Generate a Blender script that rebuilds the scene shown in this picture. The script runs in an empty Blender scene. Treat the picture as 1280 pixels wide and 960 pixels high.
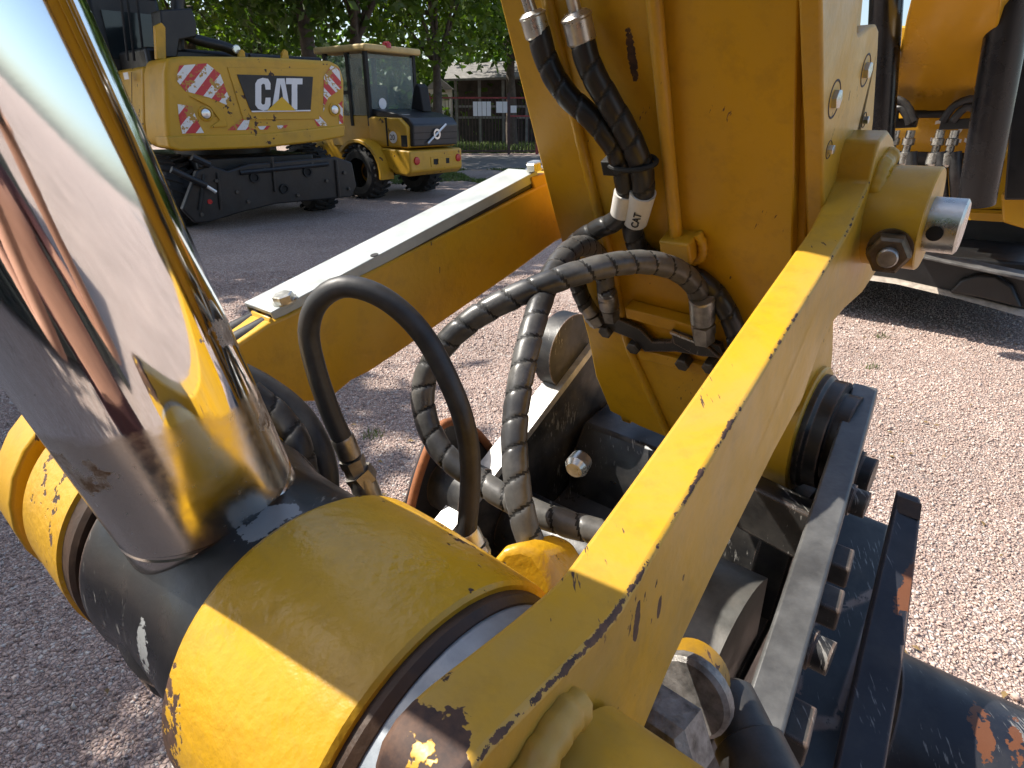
import bpy, math, random
import numpy as np
from mathutils import Vector, Matrix
R = math.radians
random.seed(7); rng = np.random.default_rng(7)
sc = bpy.context.scene
COL = sc.collection

# ------------------------------------------------------------------ camera
FPX, HC = 760.0, 1.6
TH = math.atan2(340, FPX)
cd = bpy.data.cameras.new('camera'); cd.lens = 36 * FPX / 1280; cd.sensor_width = 36
cd.clip_start = 0.01; cd.clip_end = 2000
cam = bpy.data.objects.new('camera', cd); COL.objects.link(cam)
cam.location = (0, 0, HC); cam.rotation_euler = (R(90) - TH, 0, 0)
sc.camera = cam
# ------------------------------------------------------------------ sky, sun, exposure
SUN_AZ, SUN_EL = R(72), R(50)          # azimuth to the left of the view direction
sd = Vector((-math.sin(SUN_AZ) * math.cos(SUN_EL), math.cos(SUN_AZ) * math.cos(SUN_EL), math.sin(SUN_EL)))
world = bpy.data.worlds.new('World'); sc.world = world; world.use_nodes = True
wn = world.node_tree
sky = wn.nodes.new('ShaderNodeTexSky'); sky.sky_type = 'NISHITA'; sky.sun_disc = False
sky.sun_elevation = SUN_EL; sky.sun_rotation = -SUN_AZ
sky.air_density = 1.0; sky.dust_density = 2.0; sky.ozone_density = 1.0
bg = wn.nodes['Background']; bg.inputs[1].default_value = 0.14
wn.links.new(sky.outputs[0], bg.inputs[0])
sl = bpy.data.lights.new('sun', 'SUN'); sl.energy = 5.0; sl.angle = R(0.5); sl.color = (1, 0.94, 0.84)
so = bpy.data.objects.new('sun', sl); COL.objects.link(so)
so.rotation_euler = sd.to_track_quat('Z', 'Y').to_euler()
so.location = sd * 60
sc.view_settings.view_transform = 'Standard'; sc.view_settings.look = 'None'
sc.view_settings.exposure = 0.72; sc.view_settings.gamma = 1.0
sc.view_settings.use_curve_mapping = False
cy = sc.cycles
cy.max_bounces = 4; cy.diffuse_bounces = 2; cy.glossy_bounces = 3; cy.transmission_bounces = 4; cy.transparent_max_bounces = 6
cy.caustics_reflective = False; cy.caustics_refractive = False; cy.use_adaptive_sampling = True; cy.adaptive_threshold = .02

# ------------------------------------------------------------------ measuring helpers (machine axes u, v, w)
S = 1.2
AZ = R(49.5)
U = Vector((-math.sin(AZ), math.cos(AZ), 0)); V = Vector((math.cos(AZ), math.sin(AZ), 0)); W = Vector((0, 0, 1))
CAM = Vector((0, 0, HC))
ct, st = math.cos(TH), math.sin(TH)
def ray(px, py):
    x, y = px - 640, py - 480
    return Vector((x, FPX * ct - y * st, -(y * ct + FPX * st))) / FPX
def M(u, v, w): return U * (u * S) + V * (v * S) + Vector((0, 0, HC + S * (w - HC)))
def PU(px, py, u):
    d = ray(px, py); return CAM + d * (u * S / d.dot(U))
def PN(px, py, p0, n):
    d = ray(px, py); return CAM + d * ((p0 - CAM).dot(n) / d.dot(n))
def PD(px, py, z): return CAM + ray(px, py) * (z * S)
def PZ(px, py, z=0.0):
    d = ray(px, py); return CAM + d * ((z - HC) / d.z)
FA, FB = M(.15, .44617, 1.66272), M(.15, .52787, 1.49857)      # stick front face
FD = (FB - FA).normalized(); FN = U.cross(FD).normalized()
if FN.dot(V) > 0: FN = -FN
def PF(px, py, off=0.0): return PN(px, py, FA + FN * off, FN)

# ------------------------------------------------------------------ mesh helpers
def J(*parts):
    vs, fs = [], []
    for v, f in parts:
        o = len(vs); vs += [Vector(p) for p in v]; fs += [tuple(i + o for i in q) for q in f]
    return vs, fs
def obj(name, vf, mat, parent=None, smooth=35, bevel=0.0, seg=2, mids=None, mat2=None):
    me = bpy.data.meshes.new(name)
    me.from_pydata([tuple(p) for p in vf[0]], [], vf[1]); me.update()
    me.materials.append(mat)
    if mat2:
        me.materials.append(mat2); me.polygons.foreach_set('material_index', mids)
    if smooth:
        me.polygons.foreach_set('use_smooth', [True] * len(me.polygons))
        me.set_sharp_from_angle(angle=R(smooth))
    o = bpy.data.objects.new(name, me); COL.objects.link(o)
    if bevel:
        b = o.modifiers.new('bevel', 'BEVEL'); b.width = bevel; b.segments = seg; b.limit_method = 'ANGLE'; b.angle_limit = R(40)
        b.harden_normals = False
    if parent is not None:
        o.parent = parent
        q = parent
        loc = Vector((0, 0, 0)); 
        while q is not None:
            loc += q.location; q = q.parent
        o.matrix_parent_inverse = Matrix.Translation(-loc) if parent.type == 'EMPTY' else Matrix.Identity(4)
    return o
def tag(o, label, cat=None, group=None, kind=None):
    if label: o['label'] = label
    if cat: o['category'] = cat
    if group: o['group'] = group
    if kind: o['kind'] = kind
    return o
def thing(name, label, cat, loc=(0, 0, 0), group=None):
    o = bpy.data.objects.new(name, None); COL.objects.link(o); o.location = loc; o.empty_display_size = .1
    return tag(o, label, cat, group)
def prism(poly, vec, inset=None):
    n = len(poly); a = [Vector(p) for p in poly]; b = [p + vec for p in a]
    f = [tuple(range(n)), tuple(range(2 * n - 1, n - 1, -1))]
    f += [(i, i + n, (i + 1) % n + n, (i + 1) % n) for i in range(n)]
    nrm = sum((a[i].cross(a[(i + 1) % n]) for i in range(n)), Vector())
    if nrm.dot(vec) > 0: f = [tuple(reversed(q)) for q in f]
    return a + b, f
def loft(a, b):
    n = len(a); a = [Vector(p) for p in a]; b = [Vector(p) for p in b]
    f = [tuple(range(n)), tuple(range(2 * n - 1, n - 1, -1))] + [(i, i + n, (i + 1) % n + n, (i + 1) % n) for i in range(n)]
    nrm = sum((a[i].cross(a[(i + 1) % n]) for i in range(n)), Vector())
    if nrm.dot(b[0] - a[0]) > 0: f = [tuple(reversed(q)) for q in f]
    return a + b, f
def box(c, ax, ay, az):
    c = Vector(c); ax, ay, az = Vector(ax) / 2, Vector(ay) / 2, Vector(az) / 2
    if ax.cross(ay).dot(az) < 0: ax = -ax
    v = [c + ax * i + ay * j + az * k for k in (-1, 1) for j in (-1, 1) for i in (-1, 1)]
    return v, [(0, 2, 3, 1), (4, 5, 7, 6), (0, 1, 5, 4), (2, 6, 7, 3), (0, 4, 6, 2), (1, 3, 7, 5)]
def bx(x0, x1, y0, y1, z0, z1): return box(((x0 + x1) / 2, (y0 + y1) / 2, (z0 + z1) / 2), (x1 - x0, 0, 0), (0, y1 - y0, 0), (0, 0, z1 - z0))
def frame(d):
    d = Vector(d).normalized(); a = Vector((0, 0, 1)) if abs(d.z) < .9 else Vector((1, 0, 0))
    x = d.cross(a).normalized(); return x, d.cross(x).normalized(), d
def lathe(p, d, prof, n=32, ang0=0.0, cap=True):
    """prof: (distance along d, radius)"""
    p = Vector(p); x, y, d = frame(d); vs, fs = [], []
    for s, r in prof:
        for k in range(n):
            t = ang0 + 2 * math.pi * k / n; vs.append(p + d * s + (x * math.cos(t) + y * math.sin(t)) * r)
    for i in range(len(prof) - 1):
        for k in range(n):
            fs.append((i * n + k, i * n + (k + 1) % n, (i + 1) * n + (k + 1) % n, (i + 1) * n + k))
    if cap:
        fs.append(tuple(range(n - 1, -1, -1))); m = (len(prof) - 1) * n; fs.append(tuple(range(m, m + n)))
    return vs, fs
def bar(a, b, r, n=12): 
    a, b = Vector(a), Vector(b); return lathe(a, b - a, [(0, r), ((b - a).length, r)], n)
def catmull(pts, step):
    P = [Vector(p) for p in pts]; P = [P[0] * 2 - P[1]] + P + [P[-1] * 2 - P[-2]]; out = []
    for i in range(1, len(P) - 2):
        a, b, c, d = P[i - 1:i + 3]; n = max(2, int((c - b).length / step * 3))
        for k in range(n):
            t = k / n
            out.append(.5 * ((2 * b) + (c - a) * t + (2 * a - 5 * b + 4 * c - d) * t * t + (3 * b - a - 3 * c + d) * t ** 3))
    out.append(P[-2])
    L = [0.0]
    for i in range(1, len(out)): L.append(L[-1] + (out[i] - out[i - 1]).length)
    m = max(2, int(L[-1] / step)); res = []; j = 0
    for k in range(m + 1):
        s = L[-1] * k / m
        while j < len(L) - 2 and L[j + 1] < s: j += 1
        t = (s - L[j]) / max(1e-9, L[j + 1] - L[j]); res.append(out[j].lerp(out[j + 1], t))
    return res
def tube(pts, r, n=16, step=.006, spiral=None, rfun=None, raw=False, mid=None):
    Q = pts if raw else catmull(pts, step)
    T = [(Q[min(i + 1, len(Q) - 1)] - Q[max(i - 1, 0)]).normalized() for i in range(len(Q))]
    x = frame(T[0])[0]; vs, fs = [], []; s = 0.0
    for i, q in enumerate(Q):
        if i: s += (q - Q[i - 1]).length
        x = (x - T[i] * x.dot(T[i])).normalized(); y = T[i].cross(x)
        for k in range(n):
            a = 2 * math.pi * k / n; rr = r if rfun is None else r * rfun(s, a)
            if spiral:
                ph = (s / spiral - a / (2 * math.pi)) % 1.0
                rr = r * (.90 if ph < .09 else 1.0 + .035 * math.sin(math.pi * min(1.0, (ph - .09) / .5)) if ph < .34 else 1.035 - .045 * (ph - .34) / .66)
            vs.append(q + (x * math.cos(a) + y * math.sin(a)) * rr)
    for i in range(len(Q) - 1):
        for k in range(n):
            fs.append((i * n + k, i * n + (k + 1) % n, (i + 1) * n + (k + 1) % n, (i + 1) * n + k))
    fs.append(tuple(range(n - 1, -1, -1))); m = (len(Q) - 1) * n; fs.append(tuple(range(m, m + n)))
    return vs, fs
def hexnut(p, d, r, h, ch=.12):
    return lathe(p, d, [(0, r), (h * (1 - ch), r), (h, r * .84)], 6)
def text_mesh(name, body, mat, parent, origin, ex, ez, size, depth=.004, bold=.0, wide=1.0):
    cu = bpy.data.curves.new('tmp', 'FONT'); cu.body = body; cu.size = 1; cu.offset = bold; cu.extrude = 0.0; cu.resolution_u = 3
    to = bpy.data.objects.new('tmp', cu); COL.objects.link(to); bpy.context.view_layer.update()
    me0 = bpy.data.meshes.new_from_object(to.evaluated_get(bpy.context.evaluated_depsgraph_get()))
    ex, ez = Vector(ex).normalized(), Vector(ez).normalized(); nn = ex.cross(ez); origin = Vector(origin)
    vs = [origin + ex * (v.co.x * size * wide) + ez * (v.co.y * size) + nn * depth for v in me0.vertices]
    fs = [tuple(p.vertices) for p in me0.polygons]
    bpy.data.objects.remove(to); bpy.data.curves.remove(cu); bpy.data.meshes.remove(me0)
    return obj(name, (vs, fs), mat, parent, smooth=0)

# ------------------------------------------------------------------ materials
class NT:
    def __init__(s, name):
        s.m = bpy.data.materials.new(name); s.m.use_nodes = True; s.t = s.m.node_tree; s.n = s.t.nodes; s.b = s.n['Principled BSDF']
        s.out = s.n['Material Output']; s.pos = s.n.new('ShaderNodeNewGeometry').outputs['Position']
    def link(s, a, b): s.t.links.new(a, b)
    def new(s, t, **k):
        o = s.n.new(t)
        for q, v in k.items(): setattr(o, q, v)
        return o
    def noise(s, scale, detail=4, rough=.55, vec=None, dist=0.0):
        o = s.new('ShaderNodeTexNoise'); o.inputs['Scale'].default_value = scale; o.inputs['Detail'].default_value = detail
        o.inputs['Roughness'].default_value = rough; o.inputs['Distortion'].default_value = dist
        s.link(vec or s.pos, o.inputs['Vector']); return o.outputs['Fac']
    def ramp(s, f, stops):
        o = s.new('ShaderNodeValToRGB'); e = o.color_ramp.elements
        while len(e) < len(stops): e.new(.5)
        for i, (p, c) in enumerate(stops):
            e[i].position = p; c = (c, c, c) if isinstance(c, (int, float)) else c; e[i].color = (*c[:3], 1)
        s.link(f, o.inputs[0]); return o.outputs[0]
    def mix(s, f, a, b, mode='MIX'):
        o = s.new('ShaderNodeMix', data_type='RGBA', blend_type=mode)
        for sock, v in ((o.inputs['Factor'], f), (o.inputs[6], a), (o.inputs[7], b)):
            if isinstance(v, (int, float)): sock.default_value = v if sock.type == 'VALUE' else (v, v, v, 1)
            elif isinstance(v, tuple): sock.default_value = (*v, 1)
            else: s.link(v, sock)
        return o.outputs[2]
    def math(s, op, a, b=0.0, c=0.0):
        o = s.new('ShaderNodeMath', operation=op)
        for i, v in enumerate((a, b, c)):
            if isinstance(v, (int, float)): o.inputs[i].default_value = v
            else: s.link(v, o.inputs[i])
        return o.outputs[0]
    def vmap(s, scale=(1, 1, 1), rot=(0, 0, 0), loc=(0, 0, 0)):
        o = s.new('ShaderNodeMapping'); o.inputs['Scale'].default_value = scale; o.inputs['Rotation'].default_value = rot; o.inputs['Location'].default_value = loc
        s.link(s.pos, o.inputs[0]); return o.outputs[0]
    def set(s, **k):
        for q, v in k.items():
            i = s.b.inputs[q.replace('_', ' ')]
            if isinstance(v, (int, float)): i.default_value = v
            elif isinstance(v, tuple): i.default_value = (*v, 1) if len(v) == 3 else v
            else: s.link(v, i)
    def bump(s, h, strength=.3, dist=.002):
        o = s.new('ShaderNodeBump'); o.inputs['Strength'].default_value = strength; o.inputs['Distance'].default_value = dist
        s.link(h, o.inputs['Height']); s.link(o.outputs[0], s.b.inputs['Normal']); return o
    def edge(s, radius):
        b = s.new('ShaderNodeBevel', samples=3); b.inputs['Radius'].default_value = radius
        g = s.new('ShaderNodeNewGeometry'); d = s.new('ShaderNodeVectorMath', operation='DOT_PRODUCT')
        s.link(b.outputs[0], d.inputs[0]); s.link(g.outputs['Normal'], d.inputs[1])
        return s.math('SUBTRACT', 1.0, d.outputs['Value'])
    def line(s, pts, width):
        """ragged wear along an edge that runs through the given points"""
        best = None
        for a, b in zip(pts[:-1], pts[1:]):
            L = (b - a).length; dr = (b - a) / L
            d = s.new('ShaderNodeVectorMath', operation='SUBTRACT'); s.link(s.pos, d.inputs[0]); d.inputs[1].default_value = a
            q = s.new('ShaderNodeVectorMath', operation='DOT_PRODUCT'); s.link(d.outputs[0], q.inputs[0]); q.inputs[1].default_value = dr
            c = s.math('MINIMUM', s.math('MAXIMUM', q.outputs['Value'], 0.0), L)
            k = s.new('ShaderNodeVectorMath', operation='SCALE'); k.inputs[0].default_value = dr; s.link(c, k.inputs['Scale'])
            e = s.new('ShaderNodeVectorMath', operation='SUBTRACT'); s.link(d.outputs[0], e.inputs[0]); s.link(k.outputs[0], e.inputs[1])
            l = s.new('ShaderNodeVectorMath', operation='LENGTH'); s.link(e.outputs[0], l.inputs[0])
            best = l.outputs['Value'] if best is None else s.math('MINIMUM', best, l.outputs['Value'])
        n = s.math('ADD', s.math('MULTIPLY', s.math('SUBTRACT', s.noise(24, 3, .6), .5), 4.0), s.math('MULTIPLY', s.math('SUBTRACT', s.noise(190, 4, .7), .5), 3.5))
        return s.ramp(s.math('ADD', s.math('DIVIDE', best, width), n), [(.90, 1), (1.0, 0)])
    def spot(s, c, axes, jag=.35, nscale=60):
        """rough ellipse mask round a place: axes = list of (direction, radius)"""
        d = s.new('ShaderNodeVectorMath', operation='SUBTRACT'); s.link(s.pos, d.inputs[0]); d.inputs[1].default_value = c
        tot = None
        for a, r in axes:
            q = s.new('ShaderNodeVectorMath', operation='DOT_PRODUCT'); s.link(d.outputs[0], q.inputs[0]); q.inputs[1].default_value = Vector(a).normalized() / r
            z = s.math('MULTIPLY', q.outputs['Value'], q.outputs['Value']); tot = z if tot is None else s.math('ADD', tot, z)
        nz = s.noise(nscale, 4, .65)
        tot = s.math('ADD', tot, s.math('MULTIPLY', s.math('SUBTRACT', nz, .5), jag * 6))
        return s.ramp(tot, [(.90, 1), (1.0, 0)])
YB = (.62, .340, .011)
RUST = (.055, .026, .016)
def yellow(name, base=YB, chip=.0, peel=.25, wear=.5, spots=(), rough=.36, dirt=.25, edge_r=.004, scratch=.5, scale=1.0, fade=.12, lines=()):
    t = NT(name)
    n1 = t.noise(3.0 / scale, 5); c = t.mix(t.ramp(n1, [(.35, 0), (.7, 1)]), tuple(x * .93 for x in base), tuple(min(1, x * 1.05) for x in base))
    fine = t.noise(42 / scale, 6, .7)
    c = t.mix(t.math('MULTIPLY', t.ramp(t.noise(6.5 / scale, 6, .72, dist=.6), [(.40, 0), (.66, 1)]), fade), c, (.40, .29, .13))
    c = t.mix(t.math('MULTIPLY', t.ramp(fine, [(.5, 0), (.75, 1)]), dirt), c, (.17, .10, .03))
    mask = None
    def add(m):
        nonlocal mask
        mask = m if mask is None else t.math('MAXIMUM', mask, m)
    if chip:
        nz = t.noise(95 / scale, 3, .6); big = t.noise(9 / scale, 3)
        add(t.ramp(t.math('ADD', t.math('MULTIPLY', nz, .75), t.math('MULTIPLY', big, .5)), [(.80 - chip * .1, 0), (.815 - chip * .1, 1)]))
    if scratch:
        v = t.vmap((300 / scale, 40 / scale, 60 / scale), (.5, .4, .8)); nz = t.noise(1.0, 3, .6, vec=v); big = t.noise(14 / scale, 3)
        add(t.ramp(t.math('ADD', t.math('MULTIPLY', nz, .7), t.math('MULTIPLY', big, .6)), [(.86 - .05 * scratch, 0), (.875 - .05 * scratch, 1)]))
    if wear:
        e = t.edge(edge_r); nz = t.noise(120 / scale, 4, .7); n2 = t.noise(16 / scale, 3, .6)
        k = t.math('ADD', t.math('MULTIPLY', nz, .6), t.math('MULTIPLY', n2, .8))
        e2 = t.ramp(e, [(.012, 0), (.05, 1)])
        add(t.ramp(t.math('MULTIPLY', e2, k), [(.80 - .22 * wear, 0), (.83 - .22 * wear, 1)]))
    rustc = t.mix(t.ramp(t.noise(60 / scale, 5, .7), [(.4, 0), (.65, 1)]), (.04, .022, .018), (.12, .06, .035))
    for sp in spots: add(t.spot(*sp))
    for ln in lines: add(t.line(*ln))
    if mask is not None: c = t.mix(mask, c, rustc)
    rr = t.ramp(t.noise(20 / scale, 4), [(.3, rough - .06), (.7, rough + .1)])
    if mask is not None: rr = t.mix(mask, rr, .7)
    t.set(Base_Color=c, Roughness=rr)
    h = t.math('ADD', t.math('MULTIPLY', t.noise(150 / scale, 3, .5), 1.0), t.math('MULTIPLY', t.noise(30 / scale, 3), .8))
    if mask is not None: h = t.math('SUBTRACT', h, t.math('MULTIPLY', mask, 1.2))
    t.bump(h, peel, .0012 * scale)
    return t.m
def plain(name, col, rough=.5, metal=0.0, var=.15, scale=30, bump=.1, bdist=.001, dust=0.0, dustc=(.28, .24, .20), spec=.5):
    t = NT(name); n = t.noise(scale, 5, .6)
    c = t.mix(t.ramp(n, [(.3, 0), (.7, 1)]), tuple(x * (1 - var) for x in col), tuple(min(1, x * (1 + var)) for x in col))
    if dust:
        d = t.ramp(t.noise(scale * .35, 6, .7), [(.42, 0), (.72, 1)]); c = t.mix(t.math('MULTIPLY', d, dust), c, dustc)
    t.set(Base_Color=c, Roughness=t.ramp(n, [(.3, max(.02, rough - .08)), (.7, min(1, rough + .08))]), Metallic=metal, Specular_IOR_Level=spec)
    if bump: t.bump(t.noise(scale * 4, 4, .6), bump, bdist)
    return t.m
def blackpaint(name, base=(.012, .012, .013), rough=.32, spots=(), scr=.5, dust=.35, rust=.5, spotcol=(.42, .44, .44)):
    t = NT(name); n = t.noise(12, 6, .65)
    c = t.mix(t.math('MULTIPLY', t.ramp(n, [(.42, 0), (.75, 1)]), dust), base, (.16, .145, .125))
    v = t.vmap((260, 30, 45), (.3, .9, .5)); s1 = t.noise(1, 4, .65, vec=v); s2 = t.noise(8, 3)
    m = t.ramp(t.math('ADD', t.math('MULTIPLY', s1, .7), t.math('MULTIPLY', s2, .6)), [(.80 - .05 * scr, 0), (.84 - .05 * scr, 1)])
    c = t.mix(t.math('MULTIPLY', m, .7), c, (.30, .29, .27))
    e = t.ramp(t.edge(.004), [(.01, 0), (.06, 1)]) if rust else t.math('MULTIPLY', s1, 0.0); k = t.math('MULTIPLY', e, t.math('ADD', t.noise(90, 4, .7), t.math('MULTIPLY', t.noise(10, 3), .6)))
    em = t.ramp(k, [(.74 - rust * .2, 0), (.80 - rust * .2, 1)])
    c = t.mix(em, c, t.mix(t.noise(40), (.16, .055, .025), (.30, .26, .22)))
    for sp in spots: c = t.mix(t.spot(*sp), c, spotcol)
    t.set(Base_Color=c, Roughness=t.ramp(t.noise(25, 5), [(.3, rough - .05), (.7, rough + .22)]))
    t.bump(t.noise(70, 5, .65), .25, .0012)
    return t.m
# ------------------------------------------------------------------ ground, gravel, road, grass
def gravel_mat(name, attr=False):
    t = NT(name)
    if attr:
        a = t.new('ShaderNodeAttribute'); a.attribute_name = 'tone'; f = a.outputs['Fac']
        c = t.ramp(f, [(0, (.34, .255, .22)), (.3, (.48, .345, .29)), (.6, (.57, .425, .36)), (.85, (.63, .50, .435)), (1, (.69, .63, .57))])
        big = t.ramp(t.noise(1.3, 4), [(.35, .78), (.65, 1.08)]); c = t.mix(1.0, c, big, 'MULTIPLY')
        t.set(Base_Color=c, Roughness=.85)
        t.bump(t.noise(500, 2), .3, .001)
        return t.m
    def lay(sc_):
        v = t.new('ShaderNodeTexVoronoi', feature='F1'); v.inputs['Scale'].default_value = sc_; t.link(t.pos, v.inputs['Vector'])
        w = t.new('ShaderNodeTexVoronoi', feature='DISTANCE_TO_EDGE'); w.inputs['Scale'].default_value = sc_; t.link(t.pos, w.inputs['Vector'])
        return v.outputs['Color'], w.outputs['Distance']
    c1, d1 = lay(72)
    sp = t.new('ShaderNodeSeparateColor'); t.link(c1, sp.inputs[0])
    c = t.ramp(sp.outputs[0], [(0, (.34, .255, .22)), (.3, (.48, .345, .29)), (.6, (.57, .425, .36)), (.85, (.63, .50, .435)), (1, (.69, .63, .57))])
    edge = t.ramp(d1, [(.0, .35), (.12, 1)])
    c = t.mix(1.0, c, edge, 'MULTIPLY')
    big = t.ramp(t.noise(.5, 5, .6), [(.35, .80), (.65, 1.08)]); c = t.mix(1.0, c, big, 'MULTIPLY')
    t.set(Base_Color=c, Roughness=.9)
    h = t.math('ADD', t.ramp(d1, [(0, 0), (.3, 1)]), t.math('MULTIPLY', sp.outputs[1], .6))
    t.bump(h, .8, .008)
    return t.m
gn = 60
gvs, gfs = [], []
gp = obj('ground', ([(-220, -220, 0), (220, -220, 0), (220, 260, 0), (-220, 260, 0)], [(0, 1, 2, 3)]), gravel_mat('gravel_ground'), None, 0); gp['kind'] = 'structure'
def stones(x0, x1, y0, y1, dens, size, z0=.0, keep=None):
    n = int((x1 - x0) * (y1 - y0) * dens)
    x = rng.uniform(x0, x1, n); y = rng.uniform(y0, y1, n)
    k = keep(x, y); x, y = x[k], y[k]; n = len(x)
    s = size * np.exp(rng.normal(0, .28, n))
    base = np.array([[1, 0, 0], [-1, 0, 0], [0, 1, 0], [0, -1, 0], [0, 0, 1], [0, 0, -1]], float)
    v = np.repeat(base[None], n, 0) * (np.array([1.0, .78, .55]) * rng.uniform(.75, 1.25, (n, 1, 3)))
    v += rng.normal(0, .22, (n, 6, 3))
    q = rng.normal(0, 1, (n, 4)); q[:, 0] += .6; q /= np.linalg.norm(q, axis=1)[:, None]; w_, a, b, c = q.T
    Rm = np.stack([1 - 2 * (b * b + c * c), 2 * (a * b - c * w_), 2 * (a * c + b * w_), 2 * (a * b + c * w_), 1 - 2 * (a * a + c * c), 2 * (b * c - a * w_), 2 * (a * c - b * w_), 2 * (b * c + a * w_), 1 - 2 * (a * a + b * b)], 1).reshape(n, 3, 3)
    v = np.einsum('nij,nkj->nki', Rm, v) * s[:, None, None] * .62
    v[:, :, 0] += x[:, None]; v[:, :, 1] += y[:, None]; v[:, :, 2] += (z0 + rng.uniform(-.25, .35, n) * s)[:, None]
    f = np.array([[0, 2, 4], [2, 1, 4], [1, 3, 4], [3, 0, 4], [2, 0, 5], [1, 2, 5], [3, 1, 5], [0, 3, 5]])
    F = f[None] + (np.arange(n) * 6)[:, None, None]
    return v.reshape(-1, 3), F.reshape(-1, 3), np.repeat(rng.uniform(0, 1, n), 6)
def inview(x, y):
    zc_ = y * ct + HC * st; yc = -(y * st - HC * ct); px = 640 + FPX * x / zc_; py = 480 + FPX * yc / zc_
    k = (px > -140) & (px < 1420) & (py < 1080)
    k &= ~((px > 830) & (px < 1000) & (py < 700)) & ~((px > 700) & (px < 1010) & (py < 380)) & ~((px > 820) & (px < 930) & (py > 600)) 
    return k
parts = [stones(-4.0, 4.6, .9, 4.2, 8200, .0098, .0, inview), stones(-5.5, 5.2, 4.2, 6.6, 3600, .0125, .0, inview)]
nv = 0; VV, FF, TT_ = [], [], []
for v, f, t_ in parts: VV.append(v); FF.append(f + nv); TT_.append(t_); nv += len(v)
VV = np.concatenate(VV).astype(np.float32); FF = np.concatenate(FF).astype(np.int32); TT_ = np.concatenate(TT_).astype(np.float32)
def fastmesh(name, VV, FF, mat, tone=None):
    me = bpy.data.meshes.new(name); k = FF.shape[1]
    me.vertices.add(len(VV)); me.vertices.foreach_set('co', VV.astype(np.float32).ravel())
    me.loops.add(FF.size); me.loops.foreach_set('vertex_index', FF.astype(np.int32).ravel())
    me.polygons.add(len(FF)); me.polygons.foreach_set('loop_start', np.arange(0, FF.size, k, dtype=np.int32)); me.polygons.foreach_set('loop_total', np.full(len(FF), k, np.int32))
    me.update(calc_edges=True); me.materials.append(mat)
    if tone is not None:
        at = me.attributes.new('tone', 'FLOAT', 'POINT'); at.data.foreach_set('value', tone.astype(np.float32))
    o = bpy.data.objects.new(name, me); COL.objects.link(o); return o
go = fastmesh('gravel', VV, FF, gravel_mat('gravel_stone', True), TT_)
tag(go, 'pinkish crushed gravel covering the yard', 'gravel', kind='stuff')
nl = 420
lx, ly = rng.uniform(-4, 4.5, nl), rng.uniform(1.2, 6.5, nl); la = rng.uniform(0, 6.28, nl); ls = rng.uniform(.008, .02, nl)
lv = np.stack([np.c_[lx - np.cos(la) * ls, ly - np.sin(la) * ls, np.full(nl, .010)], np.c_[lx - np.sin(la) * ls * .45, ly + np.cos(la) * ls * .45, np.full(nl, .018)], np.c_[lx + np.cos(la) * ls, ly + np.sin(la) * ls, np.full(nl, .011)], np.c_[lx + np.sin(la) * ls * .45, ly - np.cos(la) * ls * .45, np.full(nl, .015)]], 1)
tag(fastmesh('leaf_litter', lv.reshape(-1, 3), np.arange(4 * nl).reshape(-1, 4), plain('dry_leaf', (.20, .13, .05), .8, 0, .5, 3, 0)), 'dry fallen leaves scattered over the gravel', 'leaves', kind='stuff')
m_asph = plain('pale_asphalt', (.16, .15, .145), .9, 0, .2, 3, .3, .004)
obj('road', ([(-40, 19.6, .004), (60, 19.6, .004), (60, 26, .004), (-40, 26, .004)], [(0, 1, 2, 3)]), m_asph, None, 0)['kind'] = 'structure'
def grassmat():
    t = NT('grass_blades'); a = t.noise(3, 4)
    c = t.ramp(a, [(.3, (.05, .10, .015)), (.7, (.16, .20, .04))]); t.set(Base_Color=c, Roughness=.7)
    return t.m
m_grass = grassmat()
def grass(name, label, x0, x1, y0, y1, n, h, wdt=.012, mask=None):
    x = rng.uniform(x0, x1, n); y = rng.uniform(y0, y1, n)
    if mask is not None:
        k = mask(x, y); x, y = x[k], y[k]; n = len(x)
    a = rng.uniform(0, 2 * np.pi, n); hh = h * rng.uniform(.4, 1.2, n); lean = rng.normal(0, .35, (n, 2)) * hh[:, None]
    dx, dy = np.cos(a) * wdt, np.sin(a) * wdt
    v = np.zeros((n, 3, 3)); v[:, 0] = np.c_[x - dx, y - dy, np.zeros(n)]; v[:, 1] = np.c_[x + dx, y + dy, np.zeros(n)]; v[:, 2] = np.c_[x + lean[:, 0], y + lean[:, 1], hh]
    o = fastmesh(name, v.reshape(-1, 3), np.arange(3 * n).reshape(-1, 3), m_grass); return tag(o, label, 'grass', kind='stuff')
grass('grass', 'ragged grass along the edge of the yard by the loader', -3.2, 3.0, 15.4, 19.6, 14000, .07, .018, lambda x, y: np.sin(x * 2.1 + np.sin(y * 1.3)) + np.sin(y * 1.7 + x) > -.1)
grass('grass', 'sunlit grass verge beyond the gate', -9, 9, 27.6, 33, 26000, .28, .03)
for k, (px, py, n_) in enumerate(((1102, 422, 10), (468, 545, 10), (500, 640, 8), (1090, 460, 6), (565, 585, 8))):
    c = PZ(px, py); 
    o = grass('weed_tuft', ['small green weed tuft at the edge of the shadow by the dozer blade', 'sparse weed tuft in the gravel left of the rubber loop', 'small weed tuft in the gravel below the rubber loop', 'tiny weed sprig in the sunlit gravel right of the link', 'faint weed tuft in the sunlit gravel between the hoses'][k], c.x - .05, c.x + .05, c.y - .05, c.y + .05, n_ * 5, .045, .003)
    del o['kind']; o['category'] = 'weed'
FWD = Vector((0, ct, -st))
def zc(p): return (p - CAM).dot(FWD) / S
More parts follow.
